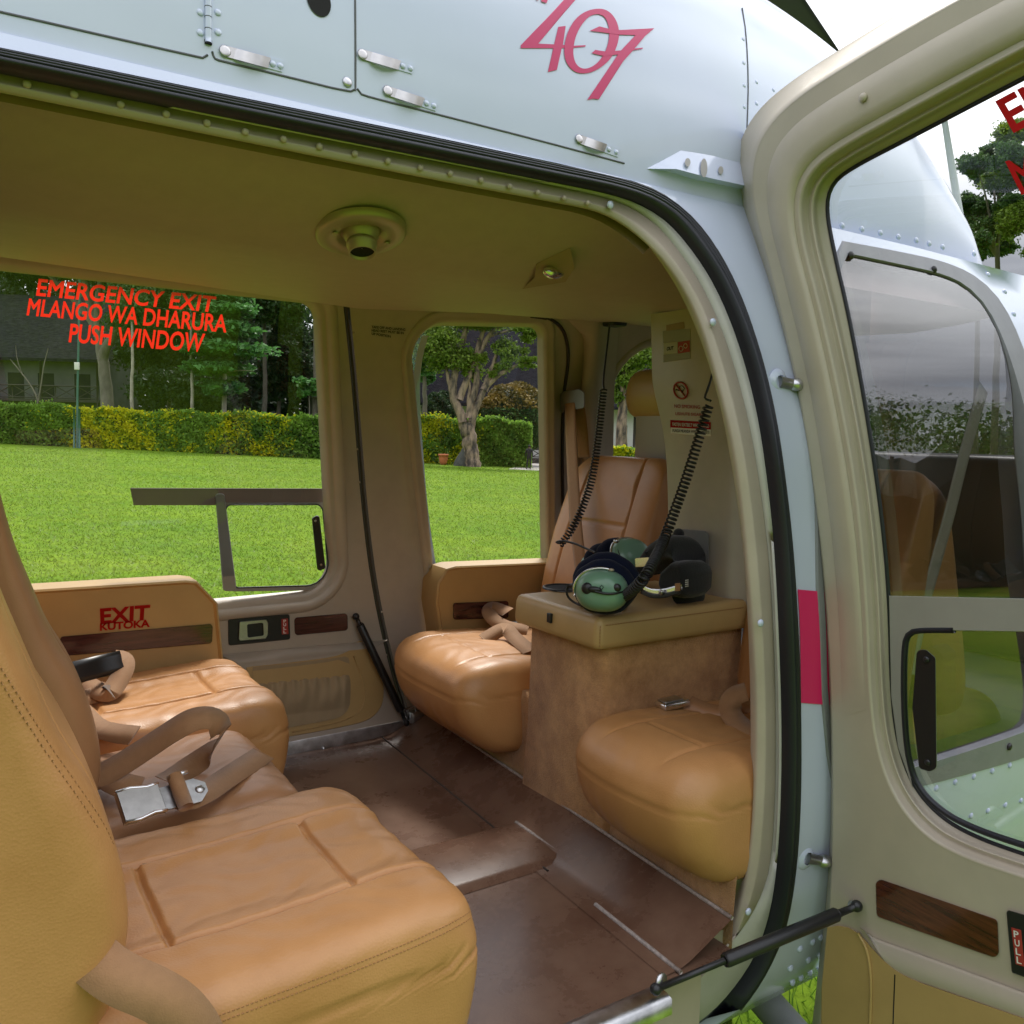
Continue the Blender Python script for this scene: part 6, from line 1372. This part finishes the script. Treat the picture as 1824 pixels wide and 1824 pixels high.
mb.v[0] = b + ex_ * (lx * (1 - .45 * np.maximum(u[:, 2], 0)))[:, None] + ey_ * (u[:, 1] * .5)[:, None] + np.array([0, 0, 1.0]) * (u[:, 2] * hgt * (1 + nz * .5))[:, None]
rock = mb.obj('boulder', 'stone', org=b); tag(rock, 'dark grey boulder leaning against the forked tree trunk', 'rock')
pp = [gp(F(x, 830, d_)) for x, d_ in [(905, 60), (1045, 60), (1080, 86), (952, 86)]]; pth = []
for t in np.linspace(0, 1, 8): a_, b_ = pp[0] * (1 - t) + pp[3] * t, pp[1] * (1 - t) + pp[2] * t; pth.append([gp(a_) + np.array([0, 0, .015]), gp(b_) + np.array([0, 0, .015])])
pa_ = MB().grid(pth).obj('path', 'pathm', org=pp[0]); tag(pa_, kind='structure'); pa_['label'] = 'grey paved path beside the person'
fb_ = gp(F(958, 828, 76)); g = thing('timber_fence', 'low dark timber fence with crossed braces beside the person', 'fence', fb_)
Wf = lambda x, y, z: fb_ + ex_ * x + np.array([0, 0, z]); rail(g, Wf, -.6, 3.4, 0, .05, 1.3, 2, 'fence_rails')

def person(px, py, d):
    b = gp(F(px, py, d)); h = 1.74; ex = np.array([math.cos(vyaw), math.sin(vyaw), 0]); ey = np.array([-math.sin(vyaw), math.cos(vyaw), 0])
    W = lambda x, y, z: b + ex * x + ey * y + np.array([0, 0, z])
    J = dict(pel=W(0, 0, .95), sp=W(0, .0, 1.18), ch=W(0, .01, 1.38), nk=W(0, .02, 1.50), hd=W(0, .03, 1.60), ht=W(0, .03, 1.70), lh=W(-.09, 0, .90), lk=W(-.11, -.02, .50), la=W(-.15, -.10, .09), lt=W(-.16, .04, .04),
             rh=W(.09, 0, .90), rk=W(.10, .05, .50), ra=W(.10, .04, .09), rt=W(.11, .18, .04), ls=W(-.19, .01, 1.40), le=W(-.25, .0, 1.13), lw=W(-.25, .10, .90), rs=W(.19, .01, 1.40), re=W(.25, -.03, 1.13), rw=W(.24, .04, .88))
    E_ = 'pel-sp sp-ch ch-nk nk-hd hd-ht pel-lh lh-lk lk-la la-lt pel-rh rh-rk rk-ra ra-rt ch-ls ls-le le-lw ch-rs rs-re re-rw'.split(); R_ = dict(pel=.15, sp=.14, ch=.16, nk=.06, hd=.095, ht=.075, lh=.10, lk=.07, la=.05, lt=.04, rh=.10, rk=.07, ra=.05, rt=.04, ls=.075, le=.05, lw=.035, rs=.075, re=.05, rw=.035)
    ks = list(J); me = bpy.data.meshes.new('person'); me.from_pydata([(J[k] - b).tolist() for k in ks], [tuple(ks.index(q) for q in e.split('-')) for e in E_], [])
    o = bpy.data.objects.new('person', me); col.objects.link(o); o.location = Vector(b + CAM); sk_ = o.modifiers.new('skin', 'SKIN')
    for i, k in enumerate(ks): me.skin_vertices[0].data[i].radius = (R_[k], R_[k] * .8); 
    me.skin_vertices[0].data[0].use_root = True
    ss = o.modifiers.new('sub', 'SUBSURF'); ss.levels = 1; ss.render_levels = 2
    dg = bpy.context.evaluated_depsgraph_get(); m2 = bpy.data.meshes.new_from_object(o.evaluated_get(dg)); o.modifiers.clear(); o.data = m2; m2.materials.clear(); m2.materials.append(M['cloth_black']); m2.materials.append(M['skin'])
    m2.polygons.foreach_set('use_smooth', [True] * len(m2.polygons))
    for p in m2.polygons:
        z = p.center[2]
        if z > 1.49 or (z < .92 and abs(p.center[0]) > .2 and z > .7): p.material_index = 1
    tag(o, 'person in black clothes walking away on the path by the hedge end', 'person'); ROOT[o.name] = b
    MB().ball(W(0, .035, 1.66), (.095, .10, .085), None, 14, 10).obj('hair', 'cloth_black', o); return o
person(942, 834, 61.5)

# ---- tree line behind the camera, mirrored in the cockpit window
Pm, cm = [], []
for k in range(46):
    a = math.radians(rng.uniform(95, 265)); rr = rng.uniform(36, 48); c = np.array([math.sin(a) * rr, math.cos(a) * rr, 0]); c[2] = gz(c[0], c[1]); h = rng.uniform(8.0, 10.5)
    for q in range(9):
        cc = c + np.array([rng.uniform(-3.5, 3.5), rng.uniform(-2, 2), h * rng.uniform(.72, 1.0)]); n = 420; Pm.append(cc + rng.normal(size=(n, 3)) * np.array([1.0, 1.0, .42]) * rng.uniform(.6, 1.3)); cm.append(np.full(n, rng.uniform()))
v_, f_ = leaves(np.concatenate(Pm), .20); aa = np.linspace(math.radians(88), math.radians(272), 240); hh_ = 8.2 + 1.1 * np.sin(aa * 17) + .9 * np.sin(aa * 41 + 1) + rng.normal(0, .3, 240)
w_ = [np.array([[math.sin(a) * rr, math.cos(a) * rr, gz(math.sin(a) * rr, math.cos(a) * rr) + h * k] for a, h in zip(aa, hh_)]) for rr, k in ((46, -.1), (46, .7), (47.5, 1.0), (52, .9), (52, -.1))]
mbw = MB().add(v_, f_.tolist()).grid(w_); tl = mbw.obj('treeline', 'leaf_dark', None, smooth=False, rnd=np.r_[np.clip(.5 * rng.uniform(0, 1, len(f_)) + .5 * np.concatenate(cm), 0, 1), np.full(len(mbw.f) - len(f_), .15)]); tag(tl, 'dark line of trees round the lawn, mirrored in the cockpit window', kind='stuff')
# ---- grass over the lawn seen through the windows
n = 240000; r_ = 4.5 * (66 / 4.5) ** rng.uniform(0, 1, n); a_ = np.radians(rng.uniform(-6, 66, n)); gx, gy = np.sin(a_) * r_, np.cos(a_) * r_; gzv = -1.9 - (GN[0] * gx + GN[1] * gy) / GN[2]
w_ = .0035 + .00030 * r_; h_ = (.024 + .0007 * r_) * rng.uniform(.5, 1.3, n); an = rng.uniform(0, 6.28, n); v = np.zeros((n, 3, 3)); ln = .9
v[:, 0] = np.stack([gx - w_ * np.cos(an), gy - w_ * np.sin(an), gzv], 1); v[:, 1] = np.stack([gx + w_ * np.cos(an), gy + w_ * np.sin(an), gzv], 1); v[:, 2] = np.stack([gx + rng.normal(0, 1, n) * h_ * ln, gy + rng.normal(0, 1, n) * h_ * ln, gzv + h_], 1)
M['blade_l'] = leafmat('lawn_blade', (.095, .175, .011), (.185, .262, .020), .35)
pat = np.clip(.5 + .28 * np.sin(gx * .9 + 2 * np.sin(gy * .5)) + .22 * np.sin(gy * 1.7 + gx * .4), 0, 1)
gl_ = obj('grass', v.reshape(-1, 3), np.arange(n * 3).reshape(-1, 3).tolist(), 'blade_l', None, smooth=False, rnd=np.clip(.6 * rng.uniform(0, 1, n) + .4 * pat, 0, 1)); tag(gl_, 'short mown grass of the open lawn beyond the far windows', kind='stuff')
# ---- grass tufts near the helicopter
n = 9000; gx, gy = rng.uniform(.9, 3.6, n), rng.uniform(.2, 3.2, n); hgt = rng.uniform(.03, .075, n); an = rng.uniform(0, 6.28, n); v = np.zeros((n, 3, 3)); z0 = np.array([gz(a, b) for a, b in zip(gx, gy)])
v[:, 0] = np.stack([gx - .004 * np.cos(an), gy - .004 * np.sin(an), z0], 1); v[:, 1] = np.stack([gx + .004 * np.cos(an), gy + .004 * np.sin(an), z0], 1); v[:, 2] = np.stack([gx + rng.normal(0, .02, n), gy + rng.normal(0, .02, n), z0 + hgt], 1)
M['blade_g'] = leafmat('grass_blade', (.06, .15, .012), (.20, .34, .035), .3)
gr = obj('grass', v.reshape(-1, 3), np.arange(n * 3).reshape(-1, 3).tolist(), 'blade_g', None, smooth=False, rnd=rng.uniform(0, 1, n)); tag(gr, 'short grass blades beside the fuselage', kind='stuff')
